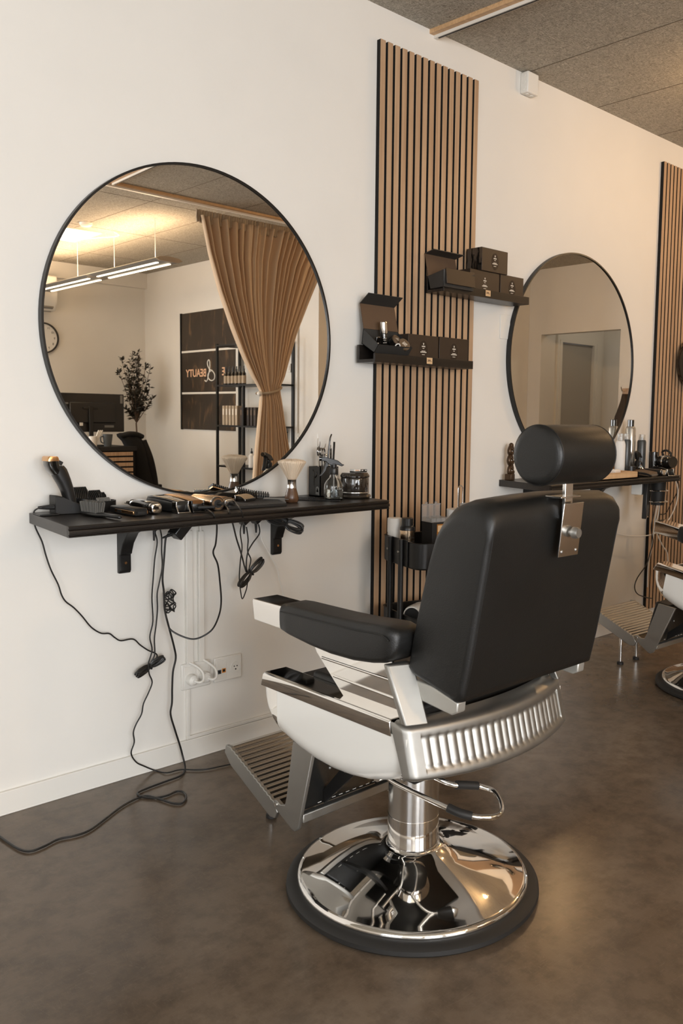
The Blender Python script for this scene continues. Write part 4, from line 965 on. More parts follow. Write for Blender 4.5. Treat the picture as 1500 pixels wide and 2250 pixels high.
def product_box(x0, x1, z0, z1, y0, y1, lab, stick=True, foil=False):
    t = thing('product_box', lab, 'box', ((x0+x1)/2, (y0+y1)/2, z0)); w_ = (x1-x0)/2; d = (y1-y0)/2; h_ = z1-z0
    MB().box(-w_, w_, -d, d, 0, h_).build('box_body', 'card', t, bevel=.0012)
    label_print(t, 0, -d, h_*.47, min(1, h_/.1), stick)
    if foil:
        f = MB(); n = 10
        G = [[f._v((-w_-.0016-.0018*noise.noise(Vector((i*.9, j*.9, 3))), -d+2*d*i/n, h_*j/n)) for i in range(n+1)] for j in range(n+1)]
        for j in range(n):
            for i in range(n): f.face([G[j][i], G[j][i+1], G[j+1][i+1], G[j+1][i]])
        f.build('shrink_wrap', 'gloss', t, ang=180)
    return t
product_box(.088, .264, 1.4365, 1.5475, -.112, -.040, 'dark brown carton on the lower ledge, right behind the open box')
product_box(.272, .452, 1.4365, 1.5490, -.112, -.040, 'dark brown carton at the right end of the lower ledge')
product_box(.455, .652, 1.7495, 1.8530, -.112, -.036, 'dark brown carton in the middle of the upper ledge, under the stacked one', False)
product_box(.660, .826, 1.7495, 1.8540, -.112, -.040, 'dark brown carton at the right end of the upper ledge')
product_box(.523, .700, 1.8535, 1.9530, -.118, -.030, 'shrink-wrapped dark brown carton stacked on top of the upper ledge cartons', True, True)
# open presentation boxes
def open_box(x0, x1, cs, lid, flap, lab):
    """cs: bt, bb, fb, ft corners in (y, z)"""
    t = thing('presentation_box', lab, 'box', ((x0+x1)/2, 0, 0)); w_ = (x1-x0)/2
    bt, bb, fb, ft = [Vector(p) for p in cs]
    th = .003
    def slab(a, b_, nrm):
        n_ = Vector(nrm).normalized()*th
        return [tuple(a), tuple(b_), tuple(b_+n_), tuple(a+n_)]
    inn = ((bt+bb+fb+ft)/4)
    m_ = MB()
    for a, b_ in ((bt, bb), (bb, fb), (fb, ft)):
        nn = Vector((-(b_-a)[1], (b_-a)[0]))
        if nn.dot(inn-a) < 0: nn = -nn
        m_.prism(slab(a, b_, nn), -w_, w_, 'x')
    for s in (-1, 1): m_.prism([tuple(bt), tuple(bb), tuple(fb), tuple(ft)], s*w_-(th if s > 0 else 0), s*w_+(0 if s > 0 else th), 'x')
    m_.build('tray', 'blackcard', t, bevel=.0004)
    a, b_, c_ = bt, Vector(lid), Vector(flap)
    l_ = MB(); nn = Vector((-(b_-a)[1], (b_-a)[0])).normalized()*.003; l_.prism([tuple(a), tuple(b_), tuple(b_+nn), tuple(a+nn)], -w_, w_, 'x')
    lo = l_.build('lid', 'cardin', t)
    l_ = MB(); nn = Vector((-(c_-b_)[1], (c_-b_)[0])).normalized()*.003; l_.prism([tuple(b_), tuple(c_), tuple(c_+nn), tuple(b_+nn)], -w_, w_, 'x'); l_.build('lid_flap', 'blackcard', lo)
    return t
open_box(-.098, .088, ((-.048, 1.556), (-.038, 1.498), (-.112, 1.458), (-.137, 1.489)), (-.024, 1.657), (-.075, 1.693), 'open black presentation box with raised lid, left end of the lower ledge')
open_box(.262, .450, ((-.046, 1.803), (-.062, 1.7497), (-.137, 1.7525), (-.140, 1.822)), (-.024, 1.900), (-.078, 1.912), 'open black presentation box with raised lid at the left end of the upper ledge')
t = MB(); t.box(.272, .45, -.1445, -.1385, 1.765, 1.829, rot=(-.12, 0, 0)); o_ = t.build('box_sleeve', 'card', None, bevel=.001); tag(o_, 'flat brown carton sleeve leaning against the upper open box', 'sleeve')
# contents of the lower box
g = thing('pump_bottle', 'small black cosmetic bottle with silver cap sticking up out of the lower open box', 'bottle', (-.012, -.078, 1.492)); g.rotation_euler = (.12, -.20, 0)
MB().lathe([(0, 0), (.0125, 0), (.013, .002), (.013, .050), (.011, .054), (0, .054)], n=32).build('bottle_body', 'gloss', g)
MB().lathe([(0, .053), (.0148, .053), (.0148, .094), (.0135, .097), (0, .097)], n=32).build('bottle_cap', 'chrome2', g)
pr_ = MB()
for zz, a_ in ((.040, .18), (.032, .5), (.025, .35), (.015, .55)):
    for k in range(5): pr_.tube([(.0132*sin(-.6+a_*(k-2)*.45), -.0132*cos(-.6+a_*(k-2)*.45), zz), (.0132*sin(-.6+a_*(k-1.4)*.45), -.0132*cos(-.6+a_*(k-1.4)*.45), zz)], .0012, 5, 0)
pr_.build('label_print', 'label', g)
def tin(loc, rot, lab, kind):
    g = thing('pomade_jar', lab, 'jar', loc); g.rotation_euler = rot
    MB().lathe([(0, 0), (.024, 0), (.025, .002), (.025, .022), (0, .022)], n=40).build('jar_body', 'gloss', g)
    MB().lathe([(0, .0215), (.0258, .0215), (.0262, .023), (.0262, .029), (.0255, .0305), (0, .0305)], n=40).build('jar_lid', 'dirty', g)
    p = MB()
    if kind: 
        for k, (xx, h_) in enumerate(((-.010, .008), (-.005, .016), (0, .024), (.005, .014), (.010, .008))): p.box(xx-.0012, xx+.0012, -h_/2, h_/2, .0304, .0311)
        p.box(-.014, .012, -.001, .001, .0304, .0311)
    else:
        for k in range(3): p.box(-.012+.003*k, .010, .006-.006*k, .0085-.006*k, .0304, .0311)
    p.build('lid_print', 'label', g); return g
tin((.040, -.072, 1.502), (.95, 0, .25), 'brown-lidded pomade jar at the back inside the lower open box', 0)
tin((.058, -.098, 1.488), (1.05, .15, -.15), 'brown-lidded pomade jar in front inside the lower open box', 1)
g = MB(); g.tube([(.030, -.125, 1.492), (.022, -.128, 1.500), (.012, -.125, 1.499), (.006, -.122, 1.492)], .0024, 8); tag(g.build('white_ring', 'whiteplastic'), 'little white plastic loop on the rim of the lower open box', 'loop')
g = thing('sachet', 'small black printed sachet at the left inside the lower open box', 'sachet', (-.062, -.085, 1.482)); g.rotation_euler = (.3, -.1, .3)
MB().box(-.018, .018, -.004, .004, 0, .045).build('sachet_body', 'gloss', g, bevel=.002); MB().box(-.012, .010, -.0047, -.0038, .008, .012).box(-.010, .004, -.0047, -.0038, .018, .021).build('label_print', 'label', g)

# ================================================================== TROLLEY
tr = thing('trolley', 'black metal three-tier trolley standing between the slat panel and the chair', 'trolley', (.135, -.285, 0), -.29)
def rrect(w_, d_, r_, n=6):
    out = []
    for cx, cy, a0 in ((w_-r_, d_-r_, 0), (-w_+r_, d_-r_, pi/2), (-w_+r_, -d_+r_, pi), (w_-r_, -d_+r_, 1.5*pi)):
        for k in range(n+1): out.append((cx+r_*cos(a0+pi/2*k/n), cy+r_*sin(a0+pi/2*k/n)))
    return out
W_, D_ = .205, .155
for zt, hh in ((.738, .103), (.448, .103), (.175, .103)):
    m_ = MB(); o1 = rrect(W_, D_, .045); o2 = rrect(W_-.006, D_-.006, .040); o3 = rrect(W_+.003, D_+.003, .048)
    m_.loft([[(x*.98, y*.98, zt-hh) for x, y in o1], [(x, y, zt-hh+.006) for x, y in o1], [(x, y, zt-.003) for x, y in o1], [(x, y, zt) for x, y in o3], [(x, y, zt-.001) for x, y in o2], [(x, y, zt-hh+.008) for x, y in o2], [(0, 0, zt-hh+.0085)]*len(o1)], cap=False)
    m_.strip([(x*.98, y*.98, zt-hh) for x, y in o1][::-1]); m_.build('basket', 'blackmetal', tr, ang=30)
for s in (-1, 1):
    for yy in (-.045, .045):
        m_ = MB(); m_.rod((s*(W_+.012), yy, .045), (s*(W_+.012), yy, .742), .011, 20); p_ = m_.build('post', 'blackmetal', tr)
        for zz in (.695, .405, .13): MB().lathe([(0, 0), (.0045, 0), (.0045, -.004*1), (0, -.005)], (s*(W_+.0225), yy, zz), 'x', 12).build('screw', 'alu', p_)
    m_ = MB(); m_.box(s*(W_+.004)-.002, s*(W_+.004)+.002, -.085, .085, .640, .742); m_.build('end_plate', 'blackmetal', tr, bevel=.001)
    for yy in (-.11, .11):
        m_ = MB(); m_.cyl((s*.17-.012, yy, .03), .028, .024, 'x', 24); m_.rod((s*.17, yy, .045), (s*.17, yy, .075), .008, 12); m_.build('caster', 'rubber', tr)
mt_ = Matrix.Translation((.135, -.285, 0)) @ Matrix.Rotation(-.29, 4, 'Z')
def tp(x, y, z): return tuple(mt_ @ Vector((x, y, z)))
t = thing('spray_can', 'white capped can at the left corner of the top trolley basket', 'can', tp(-.165, .112, .645))
MB().lathe([(0, 0), (.0285, 0), (.0285, .105), (0, .105)], n=40).build('can_body', 'whiteplastic', t); MB().lathe([(0, .104), (.0295, .104), (.0295, .158), (.028, .161), (0, .161)], n=40).build('cap', 'paper', t)
p_ = MB()
for k in range(4): p_.box(.004+.004*k, .006+.004*k, -.0292, -.0280, .088, .101)
p_.build('label_print', 'greyprint', t)
t = thing('lotion_bottle', 'bronze bottle with black shoulder and cap, second from left in the trolley', 'bottle', tp(-.140, .050, .645))
MB().lathe([(0, 0), (.0295, 0), (.0295, .118), (0, .118)], n=40).build('bottle_body', 'rose', t)
MB().lathe([(0, .118), (.0297, .118), (.0297, .128), (.024, .137), (0, .137)], n=40).build('shoulder', 'blackplastic', t)
MB().lathe([(0, .136), (.0235, .136), (.0235, .165), (.022, .167), (0, .167)], n=40).build('cap', 'blackplastic', t)
p_ = MB()
for k in range(7):
    a = -.9+.22*k; p_.box(.0297*sin(a)-.001, .0297*sin(a)+.001, -.0299*cos(a)-.0006, -.0299*cos(a)+.001, .088, .088+.010*(1-abs(k-3)/4)); p_.box(.0297*sin(a)-.0025, .0297*sin(a)+.0025, -.0299*cos(a)-.0006, -.0299*cos(a)+.001, .072, .077)
p_.build('label_print', 'blackmatte', t)
t = thing('product_tin', 'black and orange carton at the back of the trolley, clear case on top', 'box', tp(-.02, .03, .645)); t.rotation_euler = (0, 0, -.15)
MB().box(-.045, .045, -.035, .035, 0, .150).build('carton', 'blackmatte', t, bevel=.001)
MB().box(-.022, .0455, -.0356, -.03, .01, .143).build('orange_panel', 'amber', t); MB().box(-.018, .030, -.0361, -.0354, .112, .138).build('cream_label', 'tag', t); MB().box(-.010, .020, -.0361, -.0354, .05, .085).build('white_label', 'paper', t)
t = thing('clear_case', 'open clear plastic compartment case lying on the black and orange carton', 'case', tp(-.02, .03, .7955)); t.rotation_euler = (0, 0, -.15)
m_ = MB(); m_.box(-.048, .048, -.033, .033, 0, .003)
for k in range(5): m_.box(-.048+.0235*k, -.046+.0235*k, -.033, .033, .002, .016)
m_.box(-.048, .048, -.033, -.031, .002, .016); m_.box(-.048, .048, .031, .033, .002, .016); m_.build('case_tray', 'clear', t)
for k in range(2):
    m_ = MB(); x0 = -.047+.048*k; m_.box(x0, x0+.045, .033, .035, .016, .068); m_.box(x0, x0+.045, .030, .033, .016, .018); m_.box(x0, x0+.045, .030, .033, .064, .068); m_.build('case_lid', 'clear', t)
    MB().cyl((x0+.022, .032, .071), .006, .003, 'y', 16).build('latch', 'clear', t)
t = thing('foam_bottle', 'orange foam bottle with white pump under a clear cap, partly behind the backrest', 'bottle', tp(.075, -.035, .645))
MB().lathe([(0, 0), (.026, 0), (.027, .003), (.027, .135), (.022, .155), (0, .160)], n=40).build('bottle_body', 'amber', t)
MB().lathe([(0, .158), (.0195, .158), (.0195, .176), (.011, .182), (.008, .20), (.004, .212), (0, .213)], n=32).build('pump', 'paper', t)
MB().lathe([(.0205, .176), (.0205, .224), (.018, .228), (0, .228), (0, .226), (.018, .226), (.0195, .223), (.0195, .176)], n=32).build('clear_cap', 'clear', t)
t = thing('paper_roll', 'white paper roll on a steel wire holder behind the trolley bottles', 'paper roll', tp(.12, .075, .645))
MB().lathe([(.022, 0), (.055, 0), (.0555, .19), (.022, .19)], n=48).loft([[(.022*cos(2*pi*i/32), .022*sin(2*pi*i/32), z) for i in range(32)] for z in (.19, 0)], cap=False).build('paper', 'paper', t)
MB().tube([(-.014, 0, .02), (-.014, 0, .20), (-.014, 0, .27), (-.010, 0, .283), (0, 0, .288), (.010, 0, .283), (.014, 0, .27), (.014, 0, .20), (.014, 0, .02)], .0026, 10, 4).build('wire_holder', 'chrome2', t)
MB().box(-.012, .022, -.008, .008, .189, .197).build('clip', 'blackplastic', t)
t = thing('hair_dryer', 'white hair dryer lying in the middle trolley basket behind the armrest', 'hair dryer', tp(-.125, .0, .415)); t.rotation_euler = (0, 0, .5)
MB().lathe([(.030, -.045), (.036, -.045), (.038, -.03), (.034, .03), (.030, .045), (.022, .050), (0, .05)], (0, 0, .02), 'x', 40).build('barrel', 'whiteplastic', t)
MB().lathe([(0, -.046), (.031, -.046), (.031, -.042), (0, -.042)], (0, 0, .02), 'x', 32).build('grille', 'blackmatte', t)
MB().lathe([(.0, 0), (.040, 0), (.042, .01), (.040, .045), (.030, .052), (.0, .052)], (.045, -.02, .0), 'z', 40).build('nozzle_ring', 'whiteplastic', t)
cable([tp(-.10, -.02, .43), tp(-.135, -.06, .455), tp(-.155, -.10, .452), tp(-.185, -.13, .40), tp(-.20, -.165, .36)], .0042, 'white hair dryer cable looping over the middle trolley basket rim', 'cablewhite')

# ================================================================== RIGHT-HAND SHELF
Z2 = .9200
def bottle(name, lab, cat, x, y, parts, z=Z2, grp=None, n=32):
    t = thing(name, lab, cat, (x, y, z))
    for pn, mt, prof in parts: MB().lathe(prof, n=n).build(pn, mt, t)
    return t
# carved figurine of three stacked monkeys
t = thing('carved_figurine', 'dark carved figurine of small figures stacked on a block at the shelf left end', 'figurine', (.842, -.050, Z2), .2)
MB().prism([(-.022, -.018), (.022, -.016), (.020, .018), (-.020, .018)], 0, .030, 'z').build('plinth', 'bronze', t, bevel=.003)
def blob(*sp):
    m_ = MB()
    for (x, y, z, r_, sx, sy, sz) in sp: m_.sphere((x, y, z), r_, 10, sx, sy, sz)
    return m_
for k, (dx, dz) in enumerate(((.002, .030), (-.004, .078), (.0, .122))):
    m_ = MB()
    m_.tube([(dx+.002, 0, dz), (dx-.010, 0, dz+.012), (dx-.008, 0, dz+.028), (dx+.002, 0, dz+.040)], .0125, 12, 4, r2=.009)
    m_.tube([(dx-.008, -.006, dz+.030), (dx+.008, -.010, dz+.020), (dx+.014, -.006, dz+.034), (dx+.012, -.004, dz+.042)], .0045, 8)
    m_.tube([(dx-.008, .006, dz+.030), (dx+.008, .010, dz+.020), (dx+.014, .006, dz+.034)], .0045, 8)
    m_.tube([(dx+.0, -.006, dz+.006), (dx+.016, -.010, dz+.012), (dx+.012, -.010, dz+.0)], .0052, 8)
    m_.tube([(dx+.0, .006, dz+.006), (dx+.016, .010, dz+.012), (dx+.012, .010, dz+.0)], .0052, 8)
    m_.sphere((dx+.006, 0, dz+.044), .0115, 10); m_.sphere((dx+.014, 0, dz+.041), .0055, 8)
    m_.build('carved_figure', 'bronze', t, ang=180)
bottle('lotion_bottle', 'small white bottle just right of the figurine, mostly behind the headrest', 'bottle', .975, -.06, [('bottle_body', 'whiteplastic', [(0, 0), (.014, 0), (.014, .05), (.006, .055), (0, .055)])])
bottle('tonic_bottle', 'pale bottle partly hidden by the headrest, right of the small white bottle', 'bottle', 1.02, -.055, [('bottle_body', 'paper', [(0, 0), (.020, 0), (.020, .075), (.008, .085), (0, .085)]), ('cap', 'bluegrey', [(0, .085), (.009, .085), (.009, .10), (0, .10)])])
MBp = MB().rod((.96, -.10, Z2+.002), (1.06, -.13, Z2+.002), .0022, 8).build('thin_stick', 'walnut'); tag(MBp, 'thin brown stick lying on the shelf by the pale bottle', 'stick')
# wooden tray
t = thing('wooden_tray', 'shallow light pine tray on the right shelf just beside the headrest', 'tray', (1.345, -.235, Z2), .0)
m_ = MB(); m_.box(-.185, .185, -.095, .095, 0, .006); m_.box(-.185, .185, -.095, -.087, .0, .034); m_.box(-.185, .185, .087, .095, .0, .034); m_.box(-.185, -.177, -.095, .095, .0, .034); m_.box(.177, .185, -.095, .095, .0, .034); m_.build('tray_body', 'pine', t)
t = MB(); t.box(1.455, 1.515, -.24, -.19, Z2+.0065, Z2+.040); tag(t.build('folded_tissue', 'paper', bevel=.008), 'crumpled white tissue lying in the pine tray', 'tissue')
bottle('dropper_bottle', 'amber dropper bottle with a black pipette top, nearest the headrest', 'bottle', 1.40, -.105, [('bottle_body', 'amber', [(0, 0), (.0165, 0), (.0165, .075), (.008, .090), (.007, .095), (0, .095)]), ('paper_label', 'dirty', [(0, .01), (.0168, .01), (.0168, .05), (0, .05)]), ('dropper', 'blackplastic', [(0, .094), (.0105, .094), (.0105, .118), (.006, .120), (.0065, .145), (0, .150)])])
bottle('mousse_can', 'white mousse can under a clear cap, left of the slate cans', 'can', 1.620, -.165, [('can_body', 'paper', [(0, 0), (.0255, 0), (.0265, .003), (.0265, .165), (.021, .182), (.012, .187), (0, .187)]), ('nozzle', 'paper', [(0, .186), (.009, .186), (.008, .205), (0, .207)]), ('clear_cap', 'clear', [(0, .184), (.0205, .184), (.0195, .222), (0, .223)])])
for k, (x, y, h_, l) in enumerate(((1.755, -.12, .190, 'left of the two slate grey cans with clear caps'), (1.920, -.115, .185, 'right of the two slate grey cans with clear caps'))):
    o = bottle('styling_can', l+', on the right-hand shelf', 'can', x, y, [('can_body', 'darkcan', [(0, 0), (.0235, 0), (.0245, .003), (.0245, h_-.012), (.021, h_-.002), (.012, h_), (0, h_)]), ('nozzle', 'whiteplastic', [(0, h_), (.009, h_), (.008, h_+.016), (0, h_+.018)]), ('clear_cap', 'clear', [(0, h_-.002), (.0185, h_-.002), (.0175, h_+.030), (0, h_+.031)])])
    p_ = MB()
    for q in range(6): p_.box(-.004, .004, -.0254, -.0244, .030+.008*q, .036+.008*q)
    p_.build('label_print', 'greyprint', o)
bottle('hairspray_can', 'tall silver hairspray can with a black cap, tallest on the right shelf', 'can', 1.866, -.075, [('can_body', 'silver', [(0, 0), (.0275, 0), (.0285, .003), (.0285, .245), (.022, .258), (0, .26)]), ('cap', 'gloss', [(0, .2585), (.0175, .2585), (.0175, .293), (.016, .295), (0, .295)])])
bottle('tonic_bottle', 'dark brown bottle hidden behind the white mousse can', 'bottle', 1.69, -.075, [('bottle_body', 'amber', [(0, 0), (.020, 0), (.020, .10), (.008, .11), (0, .11)]), ('cap', 'blackplastic', [(0, .11), (.0095, .11), (.0095, .128), (0, .128)])])
bottle('wax_jar', 'bronze jar with a black lid in front of the left slate can', 'jar', 1.645, -.215, [('jar_body', 'rose', [(0, 0), (.025, 0), (.025, .028), (0, .028)]), ('jar_lid', 'blackplastic', [(0, .028), (.026, .028), (.026, .052), (0, .052)])])
bottle('glass_bottle', 'clear glass bottle with black pump between silver can and right slate can', 'bottle', 1.755, -.205, [('glass_body', 'glass', [(0, 0), (.030, 0), (.030, .028), (.018, .045), (.009, .055), (0, .056)]), ('pump', 'blackplastic', [(0, .055), (.009, .055), (.009, .070), (.005, .074), (.004, .095), (0, .096)])])
bottle('black_cup', 'black cylindrical cup at the right of the slate can beside the slat panel', 'cup', 1.930, -.185, [('cup_body', 'gloss', [(0, 0), (.024, 0), (.025, .120), (.023, .122), (0, .122)])])
# trigger of a black sprayer between the cans
t = thing('spray_bottle', 'black trigger sprayer between the silver can and the right slate can', 'spray bottle', (1.822, -.155, Z2))
MB().lathe([(0, 0), (.024, 0), (.024, .06), (.010, .08), (0, .08)], n=32).build('bottle_body', 'blackplastic', t)
MB().prism([(-.02, .08), (-.03, .118), (-.018, .128), (.015, .112), (.030, .090), (.024, .088), (.010, .10), (.008, .08)], -.008, .008, 'y').build('spray_head', 'blackplastic', t, bevel=.002)
# leather case, sponge and cape heap
t = thing('leather_case', 'dark tan leather blade case lying on the right shelf', 'case', (1.708, -.262, Z2), .15)
body([(-.05, .055, 0, .012), (-.045, .065, 0, .024), (.03, .070, .006, .034), (.05, .050, .016, .030)], 4).build('case_body', 'dirty', t, ang=50)
MB().box(-.06, .06, -.052, -.046, .006, .010).build('zip', 'greymetal', t)
t = thing('black_strap', 'flat black strap lying across the shelf in front of the cans', 'strap', (1.610, -.285, Z2))
MB().tube([(-.08, .02, .022), (-.03, .0, .025), (.03, -.015, .018), (.06, -.035, .004)], .020, 12, 4, flat=.25).build('strap_body', 'blackfabric', t)
trimmer((1.822, -.245, Z2), -.15, 'bronze and black trimmer lying at the right of the leather case', 'blackplastic', 'rose', 'hair_trimmer', .15)
clipper((1.875, -.265, Z2), -.35, 'black clipper lying at the right end of the right-hand shelf', 'blackplastic', 'gloss', 'chrome2', .14)
t = thing('hair_dryer', 'black hair dryer with a chrome ring lying at the right shelf end', 'hair dryer', (1.925, -.262, Z2+.0705), 1.2)
MB().lathe([(0, -.06), (.030, -.06), (.036, -.045), (.036, .02), (.028, .05), (0, .052)], (0, 0, 0), 'x', 40).build('barrel', 'gloss', t)
MB().lathe([(.0365, -.012), (.038, -.010), (.038, -.004), (.0365, -.002)], (0, 0, 0), 'x', 40).build('chrome_ring', 'chrome', t)
MB().tube([(.02, 0, .035), (.03, 0, .052), (.0, 0, .062), (-.035, 0, .050), (-.045, 0, .03)], .006, 10).build('hanging_loop', 'rubber', t)
# dryer holder under shelf
t = thing('tool_holder', 'black holder with chrome wire rings under the right-hand shelf end', 'holder', (1.905, -.235, .888))
MB().lathe([(0, -.135), (.036, -.135), (.043, 0), (0, 0)], n=40).build('holder_cup', 'blackmatte', t)
for z in (-.055, -.115): MB().tube([(.052*cos(a), .052*sin(a), z) for a in [pi*.85+1.3*pi*k/24 for k in range(25)]], .0032, 10, 0).build('ring', 'chrome', t)
t = thing('flat_iron', 'black hair straightener hanging from the holder under the right shelf', 'hair straightener', (1.775, -.235, .76)); t.rotation_euler = (0, .09, .3)
MB().box(-.014, .014, -.012, .012, -.075, .125).build('arm', 'blackplastic', t, bevel=.004)
MB().box(.020, .044, -.012, .012, -.06, .125).build('arm', 'blackplastic', t, bevel=.004); MB().box(.021, .043, -.011, .011, -.066, -.060).build('tip', 'gold', t)
t = thing('wall_socket_box', 'beige box fixed under the right-hand shelf beside the straightener', 'socket box', (1.80, -.18, .862), .1)
MB().box(-.035, .035, -.03, .03, -.05, .025).build('housing', 'whiteplastic', t, bevel=.004)
cable(CABLE['P'], .0032, 'black cable hanging from the right shelf and curving out near the floor')
cable(CABLE['Q'], .0040, 'white cable twisting down beside the second chair armrest', 'cablewhite')
cable(CABLE['R'], .0036, 'white cable sweeping in an arc left across the wall behind the backrest', 'cablewhite')
cable(CABLE['S'], .0038, 'white cable hanging nearly straight down beside the slat panel edge', 'cablewhite')
cable(CABLE['T'], .0030, 'black cable looping out at the right end of the right-hand shelf')
# black round mirror hung on the second slat panel
t = thing('hand_mirror', 'black oval hand mirror hanging on the right slat panel, cut by the picture edge', 'mirror', (2.545, -.05, 1.565))
n = 48
MB().loft([[(r_*cos(2*pi*i/n), y, r_*1.12*sin(2*pi*i/n)) for i in range(n)] for r_, y in ((.118, .012), (.125, .004), (.125, -.006), (.112, -.012), (.078, -.010))]).build('frame', 'gloss', t, ang=50)
MB().loft([[(r_*cos(2*pi*i/n), y, r_*1.12*sin(2*pi*i/n)) for i in range(n)] for r_, y in ((.077, -.009), (.077, -.0125))]).build('mirror_glass', 'mirror', t, ang=20)
MB().rod((0, .030, .125), (0, .004, .125), .006, 12).build('hook', 'gloss', t)
# ================================================================== THE ROOM SEEN IN THE MIRRORS
# curtain
t = thing('curtain', 'long brown gathered curtain tied back, seen in the large mirror', 'curtain', (0, 0, 0))
def lerp(tab, z):
    for (z0, a), (z1, b_) in zip(tab, tab[1:]):
        if z >= z1:
            f = (z-z1)/(z0-z1); return b_+(a-b_)*f
    return tab[-1][1]
LT = [(2.72, 1.19), (2.45, 1.255), (2.167, 1.35), (1.9, 1.465), (1.687, 1.57), (1.52, 1.67), (1.43, 1.745), (1.40, 1.760), (1.36, 1.755), (1.2, 1.735), (.9, 1.70), (.5, 1.66), (.03, 1.62)]
RT = [(2.72, 2.56), (2.45, 2.38), (2.167, 2.24), (1.9, 2.115), (1.687, 2.04), (1.52, 1.985), (1.46, 1.955), (1.40, 1.945), (1.36, 1.955), (1.2, 1.985), (.9, 2.045), (.5, 2.10), (.03, 2.13)]
m_ = MB(); NU, NV = 520, 70; G = []
for j in range(NV+1):
    z = 2.72+(.03-2.72)*j/NV; a, b_ = lerp(LT, z), lerp(RT, z); wdt = b_-a; amp = .016+.018*min(1, wdt/.6); row = []
    tie = math.exp(-((z-1.40)/.07)**2)
    for i in range(NU+1):
        u = i/NU; ph = u*2*pi*19+1.3*sin(u*19)+.8*sin(u*7+z*.6)
        q = amp*(sin(ph)+.35*sin(ph*2.1+1+z*1.2)+.25*sin(u*2*pi*5+z))*(1-.35*tie)
        bulge = -.05*sin(pi*u)*(1-tie*.3)*(1 if wdt < .6 else .4)
        x = a+wdt*u+.006*sin(ph*.5); row.append(m_._v((x, -3.345+q+bulge*tie+.03*tie*(1-2*abs(u-.5)), z+(.03*(u-.5))*tie)))
    G.append(row)
for j in range(NV):
    for i in range(NU): m_.face([G[j][i], G[j][i+1], G[j+1][i+1], G[j+1][i]])
co = m_.build('drape', 'curtain', t, ang=180); sd = co.modifiers.new('thickness', 'SOLIDIFY'); sd.thickness = .003
m_ = MB(); NU = 300; G = []
for j in range(7):
    z = 2.765-.016*j; row = []
    for i in range(NU+1):
        u = i/NU; ph = u*2*pi*60+2*sin(u*23); row.append(m_._v((1.165+1.40*u, -3.345+.010*sin(ph)+.006*sin(ph*1.7)-(.004 if j in (2, 3, 4) else 0), z+.006*sin(ph*.31)*(j > 5))))
    G.append(row)
for j in range(6):
    for i in range(NU): m_.face([G[j][i], G[j][i+1], G[j+1][i+1], G[j+1][i]])
hh = m_.build('heading_tape', 'tape', t, ang=180); sd = hh.modifiers.new('thickness', 'SOLIDIFY'); sd.thickness = .004
m_ = MB(); m_.tube([(1.735, -3.37, 1.385), (1.78, -3.295, 1.388), (1.86, -3.285, 1.405), (1.93, -3.305, 1.43), (1.965, -3.36, 1.445), (1.90, -3.42, 1.43), (1.80, -3.42, 1.40), (1.735, -3.37, 1.385)], .010, 12, 4); tb = m_.build('tieback', 'tape', t)
MB().sphere((1.728, -3.315, 1.383), .022, 12).build('tieback_knob', 'whiteplastic', tb)
# poster wall
t = thing('wall_sign', 'dark brown sign board with copper lettering and two pale bars', 'sign', (2.583, 0, 0))
MB().box(-.012, 0, -6.025, -4.885, 1.04, 2.30).build('board', 'poster', t)
MB().box(-.018, 0, -6.035, -6.010, 1.035, 2.305).build('black_edge', 'felt', t)
for z0 in (1.882, 1.432): MB().box(-.0135, -.011, -6.02, -4.885, z0-.009, z0+.012).build('pale_bar', 'trimwhite', t)
text('letters', 'BEAUTY', .115, 'copper', t, (-.0135, -5.71, 1.645), (pi/2, 0, -pi/2), .001, bold=.002)
text('letters', 'E', .115, 'copper', t, (-.0135, -5.17, 1.65), (pi/2, 0, -pi/2), .001, bold=.002)
MB().tube([(-.015, y, z) for y, z in [(-5.529, 1.568), (-5.505, 1.555), (-5.478, 1.57), (-5.461, 1.61), (-5.44, 1.663), (-5.426, 1.716), (-5.429, 1.76), (-5.449, 1.781), (-5.473, 1.762), (-5.47, 1.726), (-5.437, 1.685), (-5.374, 1.661), (-5.333, 1.62), (-5.345, 1.576), (-5.399, 1.562), (-5.449, 1.582), (-5.466, 1.619), (-5.437, 1.654), (-5.382, 1.67)]], .0065, 8).build('ampersand', 'trimwhite', t)
# wall pilaster strip
struct(MB().box(2.545, 2.583, -4.905, -4.865, 0, 2.05).build('trim_3', 'trimwhite'))
# display rack
rk = thing('display_rack', 'black metal display rack in front of the sign board, seen in the large mirror', 'rack', (2.3, -4.86, 0))
for (x, y, h_) in ((0, 0, 1.90), (.26, 0, 1.90), (0, .90, 1.90), (.26, .90, 1.90)): MB().box(x-.011, x+.011, y-.011, y+.011, 0, h_).build('post', 'blackmetal', rk)
MB().box(-.011, .011, .45, .47, 0, 1.49).build('post', 'blackmetal', rk)
for z in (1.495, 1.10, .70, .30, 1.885): MB().box(-.012, .27, .0, .90, z-.012, z+.004).build('shelf_plate', 'blackmetal', rk, bevel=.001)
def copies(proto, places, labs):
    for (x, y, z), l in zip(places[1:], labs[1:]): dup(proto, (x, y, z), None, l)
ords = ['leftmost', 'second', 'third', 'fourth', 'fifth', 'sixth', 'seventh']
pl = [(2.34, -4.765+.062*k, 1.4992) for k in range(6)]; lb_ = ['%s dark bottle on the top rack shelf, counting from the far end' % o for o in ords[:6]]
t = thing('serum_bottle', lb_[0], 'bottle', pl[0], 0, 'dark bottles on the top rack shelf')
MB().lathe([(0, 0), (.021, 0), (.022, .003), (.022, .105), (.010, .125), (0, .125)], n=24).build('bottle_body', 'gloss', t)
MB().lathe([(0, .12), (.010, .12), (.010, .15), (.006, .152), (.006, .175), (0, .178)], n=16).build('cap', 'blackplastic', t)
